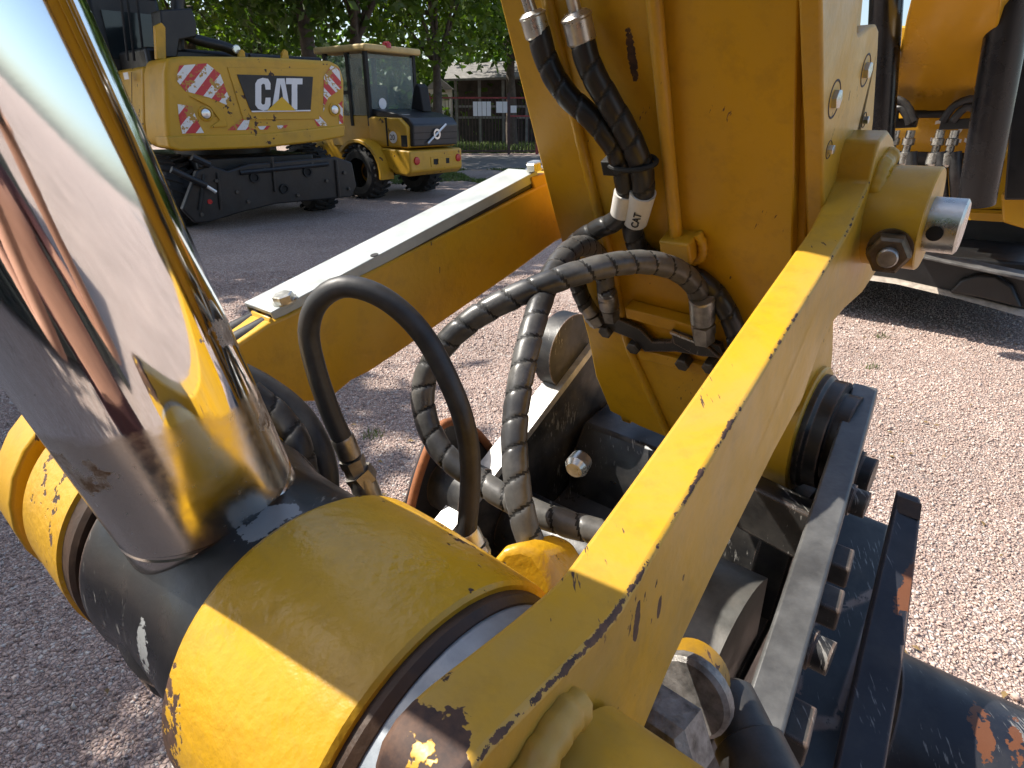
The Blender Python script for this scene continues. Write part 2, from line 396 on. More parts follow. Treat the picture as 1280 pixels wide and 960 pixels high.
# ---- foreground materials
PIN = (.1045, 1.373)                                   # linkage pin (v, w)
TIP = (.69, 1.268)                                     # stick tip pin
m_y = yellow('yellow_paint', chip=0, wear=0, scratch=.1, spots=[
    (PF(790, 70), [(FD, .024), (U, .0045), (FN, .05)], .5, 190),
    (PF(682, 66), [(FD, .02), (U, .0022), (FN, .05)], .25, 150)])
m_yboss = yellow('yellow_cast_paint', chip=.12, peel=.6, rough=.3, scratch=.0, wear=0,
    spots=[(PU(205, 935, .203), [(U, .016), (V, .04), (W, .035)], 1.2, 190)])
EDGE = [(1088, 228, .106), (1064, 283, .1045), (1041, 322, .103), (990, 405, .098), (930, 505, .092), (860, 622, .085), (800, 722, .079), (775, 763, .0765), (748, 795, .075), (700, 845, .0735), (640, 905, .072), (600, 948, .071)]
m_ylink = yellow('yellow_link_paint', chip=0, scratch=.6, wear=0, peel=.22, fade=.4, lines=[([PU(*p) for p in EDGE], .0017)],
    spots=[(PU(500, 965, .09), [(U, .06), (V, .020), (W, .018)], 1.1, 55), (PU(800, 780, .077), [(W, .012), (V, .004), (U, .02)], .3, 120),
           (PU(830, 762, .079), [(W, .008), (V, .003), (U, .02)], .3, 120), (PU(560, 820, .098), [(U, .006), (V, .01), (W, .006)], .4, 120)])
m_yfar = yellow('yellow_far_link_paint', chip=0, scratch=.1, wear=0)
m_blk = blackpaint('black_steel', spots=[])
m_eye = blackpaint('black_casting', base=(.006, .006, .007), rough=.24, dust=.12, scr=.45, rust=.2,
    spots=[(PU(330, 648, .226), [(U, .010), (V, .02), (W, .012)], .7, 90), (PU(190, 810, .25), [(U, .008), (V, .02), (W, .015)], .9, 110)], spotcol=(.30, .31, .31))
m_coup = blackpaint('black_coupler_paint', rough=.38, dust=.6, scr=.75, rust=.8)
m_blade = blackpaint('dark_blue_black_paint', base=(.012, .014, .022), rough=.35, dust=.25, scr=.45, rust=1.1,
    spots=[(PD(1222, 920, .53), [(U - V * .3, .012), (V, .030), (W, .03)], 1.0, 42), (PD(1262, 935, .53), [(U, .010), (V, .03), (W, .03)], 1.0, 42), (PD(1136, 740, .545), [(U, .010), (V, .04), (W, .06)], 1.0, 55)], spotcol=(.15, .055, .022))
m_rust = plain('rusty_dark_steel', (.05, .026, .014), .55, 0, .45, 60, .4)
m_seal = plain('grey_seal', (.30, .33, .36), .35, .3, .25, 45, .2)
m_zinc = plain('zinc_plated_steel', (.55, .54, .50), .30, .9, .25, 60, .2)
m_steel = plain('worn_steel', (.35, .33, .30), .38, .85, .45, 50, .35)
m_dsteel = plain('dark_grimy_steel', (.09, .08, .07), .5, .6, .5, 50, .35)
m_alu = plain('pale_aluminium', (.42, .455, .45), .45, .2, .12, 40, .18, dust=.25, dustc=(.45, .43, .36))
m_rub = plain('black_rubber', (.018, .018, .019), .45, 0, .35, 40, .15, dust=.45, dustc=(.12, .115, .11))
m_spi = plain('grey_spiral_guard', (.045, .045, .046), .34, 0, .35, 30, .15, dust=.6, dustc=(.24, .23, .21))
m_spd = plain('black_spiral_guard', (.014, .014, .015), .36, 0, .3, 30, .15, dust=.25, dustc=(.10, .10, .10))
m_white = plain('white_label_sleeve', (.72, .71, .68), .5, 0, .08, 40, .05, dust=.35, dustc=(.35, .3, .22))
m_ink = plain('black_print', (.02, .02, .02), .6, 0, 0, 10, 0)
m_dark = plain('matt_black', (.008, .008, .008), .7, 0, .2, 20, 0)
def chrome():
    t = NT('chrome_plating')
    v = t.vmap((8, 8, 1.2)); n = t.noise(6, 5, .6, vec=v); st_ = t.noise(160, 4, .7)
    rr = t.ramp(n, [(.35, .035), (.7, .10)])
    # oily dried film on the lowest hand's breadth of the rod
    d = t.new('ShaderNodeVectorMath', operation='DOT_PRODUCT'); t.link(t.pos, d.inputs[0]); d.inputs[1].default_value = W
    wz = HC + S * (1.487 - HC)
    hgt = t.math('ADD', t.math('SUBTRACT', d.outputs['Value'], wz), t.math('MULTIPLY', t.math('SUBTRACT', t.noise(26, 5, .65), .5), .03))
    film = t.ramp(hgt, [(.0, 1), (.004, 0)])
    rr = t.mix(t.math('MULTIPLY', film, 1.0), rr, t.ramp(st_, [(.3, .14), (.7, .28)]))
    c = t.mix(film, (.90, .92, .93), t.mix(t.noise(14, 5), (.60, .57, .50), (.78, .76, .71)))
    stain = t.spot(PU(285, 520, .262), [(W, .016), (U, .022), (V, .10)], .5, 70)
    stain2 = t.math('MULTIPLY', t.spot(PU(238, 430, .262), [(W + U * .5, .010), (U - W * .6, .03), (V, .06)], .55, 70), .8)
    sm = t.math('MULTIPLY', t.math('MAXIMUM', stain, stain2), t.ramp(t.noise(55, 5, .7), [(.42, .15), (.62, 1)]))
    c = t.mix(sm, c, (.16, .10, .05)); rr = t.mix(sm, rr, .55)
    t.set(Base_Color=c, Roughness=rr, Metallic=t.math('SUBTRACT', 1.0, t.math('MULTIPLY', sm, .8)))
    t.bump(t.math('ADD', t.noise(50, 4, .6), t.math('MULTIPLY', t.noise(300, 3), .25)), .02, .0008)
    return t.m
m_chr = chrome()

# ------------------------------------------------------------------ bucket cylinder: chrome rod, black rod eye, barrel above
RC, RD = M(.271, .051, 1.616), (U * .0178 + V * .215 - W * .9765).normalized()
RR = .041 * S
cyl = thing('bucket_cylinder', 'shiny chrome hydraulic cylinder rod with black rod eye at the left edge', 'hydraulic cylinder', M(.271, PIN[0], PIN[1]))
END = .207 * S
obj('rod', lathe(RC, RD, [(-.62 * S, RR), (END - .020 * S, RR), (END - .019 * S, RR * .985), (END - .0175 * S, RR * .985), (END - .0165 * S, RR), (END - .003 * S, RR), (END, RR * .97)], 96), m_chr, cyl, 30)
obj('barrel', lathe(RC, RD, [(-1.5 * S, .062 * S), (-.60 * S, .062 * S), (-.58 * S, .068 * S), (-.52 * S, .068 * S), (-.515 * S, .045 * S)], 48), m_blk, cyl, 30)
neck = lathe(RC, RD, [(END - .004 * S, RR * .99), (END + .004 * S, RR * 1.04), (END + .014 * S, RR * 1.10), (END + .03 * S, RR * 1.3), (END + .055 * S, RR * 1.6)], 64)
eyep = M(.2, *PIN)
eye = lathe(eyep, U, [(0, .055 * S), (.002 * S, .060 * S), (.015 * S, .0625 * S), (.06 * S, .062 * S), (.085 * S, .0625 * S), (.105 * S, .067 * S), (.115 * S, .067 * S), (.120 * S, .062 * S), (.122 * S, .058 * S)], 72)
# cast shoulders between rod and eye
sh = []
for k in range(9):
    t = k / 8; c = RC + RD * (END + .002 * S + t * .040 * S); hw = (.041 + .020 * t ** .8) * S; hv = (.0415 + .024 * t) * S
    sh.append([c + U * (hw * math.copysign(abs(math.cos(a)) ** .8, math.cos(a))) + (V + RD * -.2).normalized() * (hv * math.sin(a)) for a in [2 * math.pi * i / 40 for i in range(40)]])
shv = [p for r_ in sh for p in r_]; shf = [(i * 40 + k, i * 40 + (k + 1) % 40, (i + 1) * 40 + (k + 1) % 40, (i + 1) * 40 + k) for i in range(8) for k in range(40)]
obj('weld_ring', tube([RC + RD * (END + .001 * S + .0012 * math.sin(a * 7) + .001 * math.sin(a * 17)) + (U * math.cos(a) + (V + RD * -.22).normalized() * math.sin(a)) * (RR * 1.0) for a in [2 * math.pi * i / 90 for i in range(91)]], .0030 * S, 8, raw=True, rfun=lambda s, a: 1 + .3 * math.sin(s * 310) * math.sin(s * 97)), m_steel, cyl, 60)
obj('rod_eye', J(neck, eye, (shv, shf)), m_eye, cyl, 40)

# ------------------------------------------------------------------ bucket link (H shaped) with two bosses on the pin
hl = thing('bucket_link', 'yellow cast bucket link with two round bosses either side of the rod eye', 'excavator linkage', M(.26, *PIN))
obj('boss', lathe(M(.12, *PIN), U, [(0, .062 * S), (0, .0685 * S), (.0015 * S, .0700 * S), (.004 * S, .0705 * S), (.06 * S, .0725 * S), (.084 * S, .0722 * S), (.089 * S, .0690 * S), (.090 * S, .065 * S), (.09 * S, .05 * S)], 96, cap=False), m_yboss, hl, 30)
obj('boss', lathe(M(.337, *PIN), U, [(0, .05 * S), (0, .067 * S), (.002 * S, .070 * S), (.063 * S, .070 * S), (.066 * S, .067 * S), (.066 * S, .05 * S)], 96, cap=False), m_yboss, hl, 30)
obj('dust_ring', lathe(M(.1135, *PIN), U, [(.0, .058 * S), (.0, .0645 * S), (.003 * S, .0665 * S), (.008 * S, .0665 * S)], 72, cap=False), m_rust, hl, 30)
obj('dust_ring', lathe(M(.324, *PIN), U, [(0, .055 * S), (0, .066 * S), (.003 * S, .068 * S), (.014 * S, .068 * S)], 72, cap=False), m_rust, hl, 30)
obj('seal', lathe(M(.101, *PIN), U, [(0, .052 * S), (0, .0635 * S), (.013 * S, .0635 * S)], 72, cap=False), m_seal, hl, 30)
obj('seal', lathe(M(.402, *PIN), U, [(0, .0615 * S), (.012 * S, .0615 * S)], 72, cap=False), m_dark, hl, 30)
PL = (PIN[0] + .17, PIN[1] - .30)                      # lower pin of the link
def arm(u0, u1):
    d = Vector((PL[0] - PIN[0], PL[1] - PIN[1])).normalized(); n = Vector((-d.y, d.x))
    q = [(PIN[0] + n.x * .045, PIN[1] + n.y * .045), (PL[0] + n.x * .045, PL[1] + n.y * .045), (PL[0] - n.x * .045, PL[1] - n.y * .045), (PIN[0] - n.x * .045, PIN[1] - n.y * .045)]
    return prism([M(u0, *p) for p in q], U * ((u1 - u0) * S))
obj('arm', arm(.135, .185), m_yboss, hl, 30, .004); obj('arm', arm(.35, .395), m_yboss, hl, 30, .004)
obj('cross_web', prism([M(.186, PIN[0] + a, PIN[1] + b) for a, b in ((.07, -.05), (.13, -.15), (.09, -.17), (.03, -.07))], U * (.163 * S)), m_yboss, hl, 30, .004)
obj('lower_boss', lathe(M(.12, *PL), U, [(0, .055 * S), (.28 * S, .055 * S)], 48), m_yboss, hl, 30)
obj('hose_port', prism([PD(x, y, .40) for x, y in ((606, 706), (626, 684), (650, 679), (672, 686), (696, 724), (700, 770), (620, 770))], V * .05 - W * .02), m_yboss, hl, 30, .008, 3)

# ------------------------------------------------------------------ near tipping link
TL = .026
o1 = [(1111, 163, .107), (1100, 176, .1065), (1095, 195, .106), (1088, 228, .106), (1064, 283, .1045), (1041, 322, .103), (990, 405, .098), (930, 505, .092), (860, 622, .085), (800, 722, .079), (775, 763, .0765), (748, 795, .075), (700, 845, .0735), (640, 905, .072), (600, 948, .071), (566, 1000, .07), (550, 1060, .07)]
o2 = [(570, 1180, .07), (660, 1260, .07), (760, 1200, .07), (798, 1050, .073), (800, 925, .078), (830, 850, .081), (878, 746, .085), (925, 650, .09), (968, 565, .094), (1003, 500, .0975), (1016, 460, .099), (1026, 432, .0995), (1038, 408, .1005), (1056, 386, .102), (1078, 366, .104), (1092, 345, .105), (1108, 322, .106), (1118, 290, .107), (1122, 240, .107), (1121, 195, .107), (1117, 172, .107)]
lk = thing('tipping_link', 'long bright yellow link bar running across the front to the bottom edge', 'excavator linkage', M(.09, *PIN))
pa = catmull([PU(*p) for p in o1[3:]] + [PU(*p) for p in o2[:4]], .008) + [PU(*p) for p in o2[4:]] + [PU(*p) for p in o1[:3]]
obj('link_bar', prism(pa, U * (TL * S)), m_ylink, lk, 40, .0028, 3)
bv = PU(1089, 268, .107)
ub = lambda p: (p - CAM).dot(U) / S
def along_u(p, px):                                    # slide a point along u until it lands on pixel column px
    lo, hi = -.09, .2
    for _ in range(50):
        mid = (lo + hi) / 2; q = p + U * (mid * S); z = (q - CAM).dot(FWD); x = 640 + FPX * (q - CAM).x / z
        if x > px: lo = mid
        else: hi = mid
    return p + U * (mid * S)
be = along_u(bv, 1163); pe = along_u(bv, 1206)
bl_ = (bv - be).length
obj('pin_boss', lathe(be, U, [(0, .026 * S), (0, .0375 * S), (.001 * S, .0385 * S), (bl_, .0385 * S)], 64, cap=True), m_ylink, lk, 30)
pinl = (be - pe).length
pn = obj('pin_end', lathe(pe + V * .001 - W * .004, U, [(0, .018 * S), (.0015 * S, .0205 * S), (pinl + .002, .0205 * S)], 48), m_zinc, lk, 30)
hp = PN(1168, 292, pe - V * (.0212 * S), V); obj('cross_hole', lathe(hp + V * .0006, -V, [(0, .0055 * S), (.0012, .0055 * S)], 24), m_dark, pn, 30)
nb = PN(1112, 312, be - V * (.0385 * S), V)
bd = (-V * 1.0 - W * .12 - U * .15).normalized()
lb = obj('lock_bolt', J(lathe(nb - bd * .004, bd, [(0, .0155 * S), (.005 * S, .0155 * S)], 32), hexnut(nb + bd * .003, bd, .0148 * S, .014 * S)), plain('brown_steel', (.16, .12, .08), .4, .7, .5, 60, .4), lk, 30)
obj('bolt_thread', lathe(nb + bd * .017 * S, bd, [(0, .007 * S), (.006 * S, .007 * S), (.007 * S, .006 * S)], 20), m_steel, lb, 30)
wb = [PU(1093, 205, .106) - U * .004, PU(1090, 225, .1055) - U * .004, PU(1095, 250, .105) - U * .004]
obj('weld_bead', tube([PU(1112, 195, .106), PU(1101, 210, .105), PU(1095, 230, .104), PU(1090, 248, .104)], .0075 * S, 10, .003, rfun=lambda s, a: 1 + .12 * math.sin(s * 900)), m_ylink, lk, 60)
lbos = M(.071, *PIN)
obj('pin_boss', lathe(M(.02, *PIN), U, [(0, .047 * S), (.052 * S, .047 * S)], 64), m_ylink, lk, 30)
obj('weld_bead', tube([PU(718, 884, .0722), PU(700, 900, .071), PU(684, 925, .070), PU(664, 960, .069), PU(650, 990, .068)], .0066 * S, 10, .003, rfun=lambda s, a: 1 + .10 * math.sin(s * 700)), m_ylink, lk, 60)

# ------------------------------------------------------------------ far tipping link with its aluminium hose cover
fl = thing('tipping_link', 'yellow link bar on the far side carrying a pale metal hose cover', 'excavator linkage', M(.44, *PIN))
u0 = .415
f1 = [(300, 428), (336, 404), (360, 394), (440, 352), (520, 312), (600, 272), (676, 232), (700, 222), (740, 240), (740, 280), (694, 303), (640, 343), (560, 398), (500, 440), (462, 465), (440, 476), (421, 492), (395, 502), (330, 505), (250, 560), (160, 640)]
fa = [PU(x, y, u0) for x, y in f1] 
ce = M(u0, *PIN); rr_ = .073 * S
arc = [ce + V * (math.cos(a) * rr_) + W * (math.sin(a) * rr_) for a in [R(-60 - i * 240 / 18) for i in range(19)]]
obj('link_bar', prism(fa + arc, U * (.036 * S)), m_yfar, fl, 40, .003, 3)
st0 = [PU(312, 381, .432), PU(676, 204, .432)]
sdir = (st0[1] - st0[0]).normalized(); sup = U.cross(sdir).normalized()
if sup.z < 0: sup = -sup
qa, qb = PU(340, 394, .418), PU(672, 216, .418)
sd2 = (qb - qa).normalized(); sup = U.cross(sd2).normalized(); sup = sup if sup.z > 0 else -sup
Ls = (qb - qa).length; cw = .040 * S
cov = J(box((qa + qb) / 2 + U * cw / 2 + sup * .001, sd2 * Ls, U * cw, sup * .004), box((qa + qb) / 2 + U * .0015 - sup * .0045, sd2 * Ls, U * .003, sup * .009), box((qa + qb) / 2 + U * (cw - .0015) - sup * .0045, sd2 * Ls, U * .003, sup * .009))
cv = obj('hose_cover', cov, m_alu, fl, 30, .0008)
obj('cover_bolt', J(lathe(PN(356, 376, qa + sup * .0032, sup), sup, [(0, .0095 * S), (.002, .0095 * S)], 24), hexnut(PN(356, 376, qa + sup * .005, sup), sup, .0078 * S, .006 * S)), m_zinc, cv, 30)
obj('cover_bolt', J(lathe(PN(668, 212, qa + sup * .0032, sup), sup, [(0, .0095 * S), (.002, .0095 * S)], 24), hexnut(PN(668, 212, qa + sup * .005, sup), sup, .0085 * S, .008 * S)), m_zinc, cv, 30)
hb = PN(468, 319, qa + sup * .0032, sup)
obj('bolt_hole', lathe(hb, sup, [(0, .0035 * S), (.0006, .0035 * S)], 20), m_dark, cv, 30)
obj('cover_bracket', prism([PU(338, 396, .416), PU(352, 408, .416), PU(352, 424, .416), PU(344, 428, .416), PU(336, 410, .416)], U * .035), m_yfar, fl, 30, .002)
obj('cover_bracket', prism([PU(664, 222, .416), PU(690, 214, .416), PU(692, 240, .416), PU(672, 246, .416)], U * .035), m_yfar, fl, 30, .002)
for k, (dy, uu) in enumerate(((2, .424), (9, .436))):
    h = thing('hydraulic_hose', ('upper' if k else 'lower') + ' of the two straight black hoses under the pale metal cover', 'hose', PU(300, 400, uu), 'hoses under the pale cover')
    p0 = qa + U * ((.009 + .018 * k) * S) - sup * (.0095 * S)
    obj('rubber_sleeve', tube([p0 - sd2 * .10 * S - sup * .11 * S, p0 - sd2 * .09 * S - sup * .03 * S, p0 - sd2 * .045 * S - sup * .004, p0, p0 + sd2 * Ls * .5, p0 + sd2 * Ls * .99], .0078 * S, 14, .01), m_rub, h, 40)

# ------------------------------------------------------------------ stick
stk = thing('excavator_stick', 'large shaded yellow excavator stick plate hanging down at the top centre', 'excavator arm', M(.27, *TIP))
TT = FA - FD * .9 * S                                   # far up, outside the picture
ptsL = [PF(625, 0), PF(690, 258), PF(735, 420), PF(745, 470), PF(763, 514), PF(800, 533), PF(832, 546)]
topL = ptsL[0] - FD * (.9 * S); 
brt = PF(990, 310); ext = brt + FD * (.28 * S); topR = PF(997, 0) - FD * (.9 * S)
frontpoly = [topL] + ptsL + [PF(900, 566), PF(985, 575), PF(990, 310), PF(994, 150), PF(998, 0), topR]
obj('front_plate', prism(frontpoly, -FN * (.012 * S)), m_y, stk, 40, .0015)
vf_ = lambda w: .44617 + (1.66272 - w) * .4977 + .014
SIDE = [(vf_(2.6), 2.6), (vf_(1.36), 1.36), (vf_(1.235), 1.235), (.70, 1.19), (.75, 1.20), (.775, 1.27), (.735, 1.35), (vf_(1.45) + .10, 1.45), (vf_(1.6) + .112, 1.6), (vf_(2.6) + .112, 2.6)]
obj('side_plate', prism([M(.1436, a, b) for a, b in SIDE], U * (.025 * S)), m_y, stk, 40, .002)
obj('side_plate', prism([M(.374, a, b) for a, b in SIDE], U * (.014 * S)), m_y, stk, 40, .002)
obj('back_plate', prism([M(.169, a, b) for a, b in ((vf_(2.6) + .112, 2.6), (vf_(1.45) + .112, 1.45), (vf_(1.45) + .10, 1.45), (vf_(2.6) + .10, 2.6))], U * (.205 * S)), m_y, stk, 40, .002)
# reinforcement plate on the right side with bolt holes
rp = [(1000, -500), (1001, 0), (1003, 160), (1003, 300), (1000, 400), (1008, 420), (1030, 360), (1068, 270), (1084, 220), (1092, 150), (1098, 60), (1099, 38), (1096, 30), (1090, 31), (1073, 44), (1072, 38), (1074, 0), (1080, -500)]
uo = .130
obj('reinforcing_plate', prism([PU(x + 26, y, uo) for x, y in rp[:5]] + [PU(x, y, uo) for x, y in rp[5:]], U * (.013 * S)), m_ylink, stk, 40, .0025, 3)
for x, y, r_ in ((1043, 124, .0125), (1082, 88, .0115), (1036, 187, .0065), (1080, 150, .006)):
    p = PU(x, y, uo)
    bo = obj('bolt_recess', lathe(p + U * .001, -U, [(0, r_ * S), (.0012, r_ * S), (.0016, r_ * .93 * S), (.0009, r_ * .86 * S)], 28, cap=True), m_rust, stk, 30)
    obj('bolt', hexnut(p + U * .0005, -U, r_ * .52 * S, .004 * S), m_zinc, bo, 30)
# weld line, grease pipe, block
wl = [PF(678, -60, .002), PF(684, 0, .002), PF(720, 150, .002), PF(746, 258, .002), PF(762, 318, .002), PF(784, 425, .002), PF(806, 478, .002), PF(840, 552, .002)]
obj('edge_strip', tube(wl, .0052 * S, 10, .006, rfun=lambda s, a: 1 + .05 * math.sin(s * 260)), m_ylink, stk, 60)
obj('grease_pipe', tube([PF(808, -140, .009), PF(818, 0, .009), PF(830, 130, .009), PF(838, 220, .009), PF(846, 300, .009)], .0058 * S, 14, .01), m_ylink, stk, 60)
gb = PF(850, 308, .011)
fu = U
obj('pipe_block', box(gb, U * .030 * S, FD * .023 * S, FN * .022 * S), m_ylink, stk, 40, .003, 3)
obj('weld_bead', tube([PF(872, 292, .006), PF(878, 305, .006), PF(876, 322, .006), PF(860, 328, .006)], .0045 * S, 8, .003, rfun=lambda s, a: 1 + .15 * math.sin(s * 800)), m_ylink, stk, 60)
# hose bracket
br0, br1 = PF(787, 396, .008), PF(872, 416, .008)
obj('hose_bracket', box((PF(786, 386, .010) + PF(872, 409, .010)) / 2, PF(872, 409, .01) - PF(786, 386, .01), FD * .015 * S, FN * .018), m_y, stk, 30, .0015)
obj('hose_bracket', box((PF(800, 440, .004) + PF(885, 462, .004)) / 2, PF(885, 462, .004) - PF(800, 440, .004), FD * .016 * S, FN * .008), m_y, stk, 30, .0015)
bb = [PF(745, 395, .012), PF(770, 398, .012), PF(800, 412, .012), PF(815, 428, .012), PF(838, 428, .012), PF(842, 415, .012), PF(900, 432, .012), PF(905, 445, .012), PF(880, 446, .012), PF(845, 440, .012), PF(806, 440, .012), PF(790, 424, .012), PF(765, 414, .012), PF(742, 410, .012)]
hbk = obj('hose_clamp_plate', prism(bb, -FN * .008), m_blk, stk, 30, .001)
obj('clamp_plate', prism([PF(838, 414, .026), PF(880, 430, .026), PF(900, 448, .026), PF(868, 444, .026), PF(842, 430, .026)], -FN * .006), m_blk, hbk, 30, .001)
obj('plate_edge', box((PF(838, 415, .027) + PF(876, 430, .027)) / 2, (PF(876, 430, .027) - PF(838, 415, .027)), FD * .0035, FN * .003), m_zinc, hbk, 30)
for x, y in ((797, 428), (858, 448), (892, 452), (762, 408)):
    obj('clamp_bolt', hexnut(PF(x, y, .004), FN, .0085 * S, .013 * S), m_dsteel, hbk, 30)
tipy = obj('tip_boss', lathe(M(.138, *TIP), U, [(0, .052 * S), (0, .072 * S), (.002 * S, .074 * S), (.03 * S, .074 * S)], 64), m_y, stk, 30)
# ------------------------------------------------------------------ quick coupler (black)
qc = thing('quick_coupler', 'black scuffed quick coupler under the stick tip, with two thick side plates', 'quick coupler', M(.27, TIP[0], 1.05))
hub = PU(1030, 540, .125)
obj('pin_hub', J(lathe(M(.098, *TIP), U, [(0, .05 * S), (.016 * S, .05 * S), (.016 * S, .062 * S), (.030 * S, .062 * S), (.034 * S, .066 * S), (.040 * S, .066 * S), (.041 * S, .05 * S)], 64, cap=True)), m_blk, qc, 30)
m_plate = plain('worn_grey_black_steel', (.085, .085, .085), .42, .2, .35, 30, .35, dust=.6, dustc=(.20, .20, .195))
rpo = [(1062, 482, .0), (1088, 477, 0), (1098, 487, .0), (1096, 520, 0)]
pr = [(1098, 485, .0908), (952, 1020, .031)]
top = [PU(*p) for p in pr]
PNRM = (top[1] - top[0]).cross(W).normalized()
low = [top[1] - W * .25 * S, top[0].lerp(top[1], .3) - W * .30 * S, top[0] - W * .16 * S + V * .012 * S, top[0] - W * .02 * S + V * .012 * S]
obj('side_plate', prism(top + low, U * (.026 * S)), m_plate, qc, 40, .003, 2)
rim = PU(1092, 560, .090)
ON = -U
for t_, r_ in ((.20, .020), (.36, .0125), (.72, .0125)):
    p = top[0].lerp(top[1], t_) - W * (.020 if r_ < .015 else .045) * S
    obj('plate_bolt', J(lathe(p + U * .004, ON, [(0, r_ * 1.2 * S), (.007 * S, r_ * 1.2 * S)], 32), lathe(p, ON, [(0, r_ * S), (.016 * S, r_ * S)], 32)), m_coup, qc, 30)
for t_, L_ in ((.52, .026), (.615, .024), (.84, .03)):
    p = top[0].lerp(top[1], t_) - W * .026 * S - U * .004 * S; dd_ = (top[1] - top[0]).normalized()
    obj('lug', box(p, U * .022 * S, dd_ * L_ * S, W * .020 * S), m_coup, qc, 30, .002)
lp = [(742, 432), (664, 536), (562, 668), (560, 720), (640, 800), (760, 700), (800, 560), (770, 470)]
obj('side_plate', prism([PU(x, y, .462) for x, y in lp], U * (.030 * S)), m_coup, qc, 40, .003, 2)
obj('lit_worn_edge', prism([PU(x, y, .4605) + W * .0015 for x, y in ((742, 432), (664, 536), (562, 668), (566, 673), (668, 540), (746, 436))], U * (.033 * S)), plain('lit_pale_steel', (.42, .42, .40), .4, .3, .3, 60, .4), qc, 0)  # pale strip paints the sunlit look onto the worn top edge
obj('pin_cover', lathe(PU(716, 440, .47), U, [(0, .04 * S), (.0, .056 * S), (.028 * S, .056 * S), (.034 * S, .05 * S)], 48), m_coup, qc, 30)
# body between the plates
def body(a, u0_, u1_): return prism([M(u0_, *p) for p in a], U * ((u1_ - u0_) * S))
obj('top_block', body([(.67, 1.12), (.70, 1.165), (.80, 1.18), (.84, 1.0), (.66, 1.0)], .16, .455), m_blk, qc, 40, .006)
obj('housing', body([(.40, .98), (.52, 1.02), (.80, 1.10), (.86, 1.06), (.80, .86), (.40, .80)], .118, .461), m_blk, qc, 40, .006)
obj('lower_web', body([(.66, 1.19), (.74, 1.19), (.78, 1.0), (.60, 1.0)], .118, .158), m_blk, qc, 30, .004)
obj('cross_beam', box((PD(935, 600, .66) + PD(1030, 645, .60)) / 2 - W * .03, (PD(1030, 645, .60) - PD(920, 592, .66)), V * .05 - W * .01, W * .07), m_blk, qc, 30, .004)
sh_ = []
for k in range(15):
    a = R(-25 + 150 * k / 14); sh_.append((.52 - .10 * math.cos(a), 1.115 + .085 * math.sin(a) - .05))
obj('cover_shell', prism([M(.125, a, b) for a, b in sh_] + [M(.125, .60, .85), M(.125, .40, .85)], U * (.085 * S)), plain('dusty_grey_steel', (.10, .10, .095), .42, .3, .4, 25, .3, dust=.4), qc, 40)
obj('grease_nipple', lathe(PD(730, 570, .66), PD(716, 590, .64) - PD(730, 570, .66), [(0, .006 * S), (.006 * S, .012 * S), (.02 * S, .013 * S), (.026 * S, .009 * S)], 20), m_zinc, qc, 30)
obj('lock_cylinder', lathe(M(.26, .55, 1.06), U, [(0, .05 * S), (.2 * S, .05 * S)], 32), m_blk, qc, 30)
# black bucket ears left of the coupler, rusty edges
bk = thing('bucket_ear', 'black bucket ear plate with rusty orange edges behind the looped rubber hose', 'bucket ear', M(.5, .38, 1.0))
e1 = [(512, 640), (522, 600), (536, 560), (552, 532), (575, 528), (600, 545), (622, 575), (640, 610), (640, 700), (590, 720), (530, 690)]
obj('ear_plate', prism([PU(x, y, .53) for x, y in e1], U * (.014 * S)), m_blade, bk, 40, .002)
obj('rim', tube([PU(x, y, .527) for x, y in e1[:8]], .0062 * S, 8, .006), plain('orange_rust', (.26, .095, .035), .7, 0, .4, 40, .4), bk, 60)
obj('pin_tube', lathe(PU(600, 622, .47), U, [(0, .040 * S), (.06 * S, .040 * S)], 48), m_coup, bk, 30)
# blade plate and tube at the right
bp = thing('bucket_edge_plate', 'upright blue-black steel plate with a rusty top at the lower right', 'steel plate', PD(1090, 900, .45))
fq = [PD(1122, 621, .60), PD(1153, 632, .585), PD(1132, 815, .50), PD(1104, 985, .44), PD(1040, 985, .44), PD(1080, 800, .51)]
obj('plate', prism(fq, (V * .5 + U * .15).normalized() * .018), m_blade, bp, 40, .002)
obj('rusty_top', prism([PD(1122.5, 619, .599), PD(1152.5, 630, .584), PD(1150, 650, .575), PD(1120, 639, .59)], -(V * .5).normalized() * .0012), m_rust, bp, 0)
obj('backing_plate', prism([PD(1046, 640, .70), PD(1108, 665, .70), PD(1098, 740, .66), PD(1060, 985, .54), PD(940, 985, .54), PD(1000, 800, .61)], V * .02), m_blk, bp, 40, .002)
bt = thing('bucket_tube', 'dark blue-black scratched cross tube in the bottom right corner', 'steel tube', PD(1200, 930, .62))
ta, tb = PD(1085, 905, .60), PD(1420, 1075, .52)
obj('tube_body', lathe(ta, tb - ta, [(0, .078 * S), ((tb - ta).length, .078 * S)], 64), m_blade, bt, 30)
# big bolt below the near link
m_yshade_dirt = yellow('shaded_grimy_yellow', base=(.30, .16, .008), chip=.5, scratch=.3, wear=0, dirt=.8)  # base colour darkened for the shade on the stub, plus grime and chips
bb_ = thing('link_pin_nut', 'worn grey hex nut with chipped paint under the near link bar', 'nut', PD(850, 920, .33))
na, nbb = PD(893, 850, .345), PD(815, 945, .29)
obj('pin_stub', lathe(PD(872, 838, .365), nbb - na, [(0, .020 * S), (.03 * S, .020 * S)], 32), m_yshade_dirt, bb_, 30)
obj('nut', J(lathe(PD(868, 862, .342), nbb - na, [(0, .021 * S), (.002 * S, .0235 * S), (.008 * S, .0235 * S), (.010 * S, .021 * S)], 28), lathe(PD(843, 905, .318), nbb - na, [(0, .019 * S), (.003 * S, .0235 * S), (.022 * S, .0235 * S), (.027 * S, .019 * S)], 6)), plain('chipped_grey_nut', (.22, .21, .20), .45, .5, .8, 70, .5), bb_, 30)
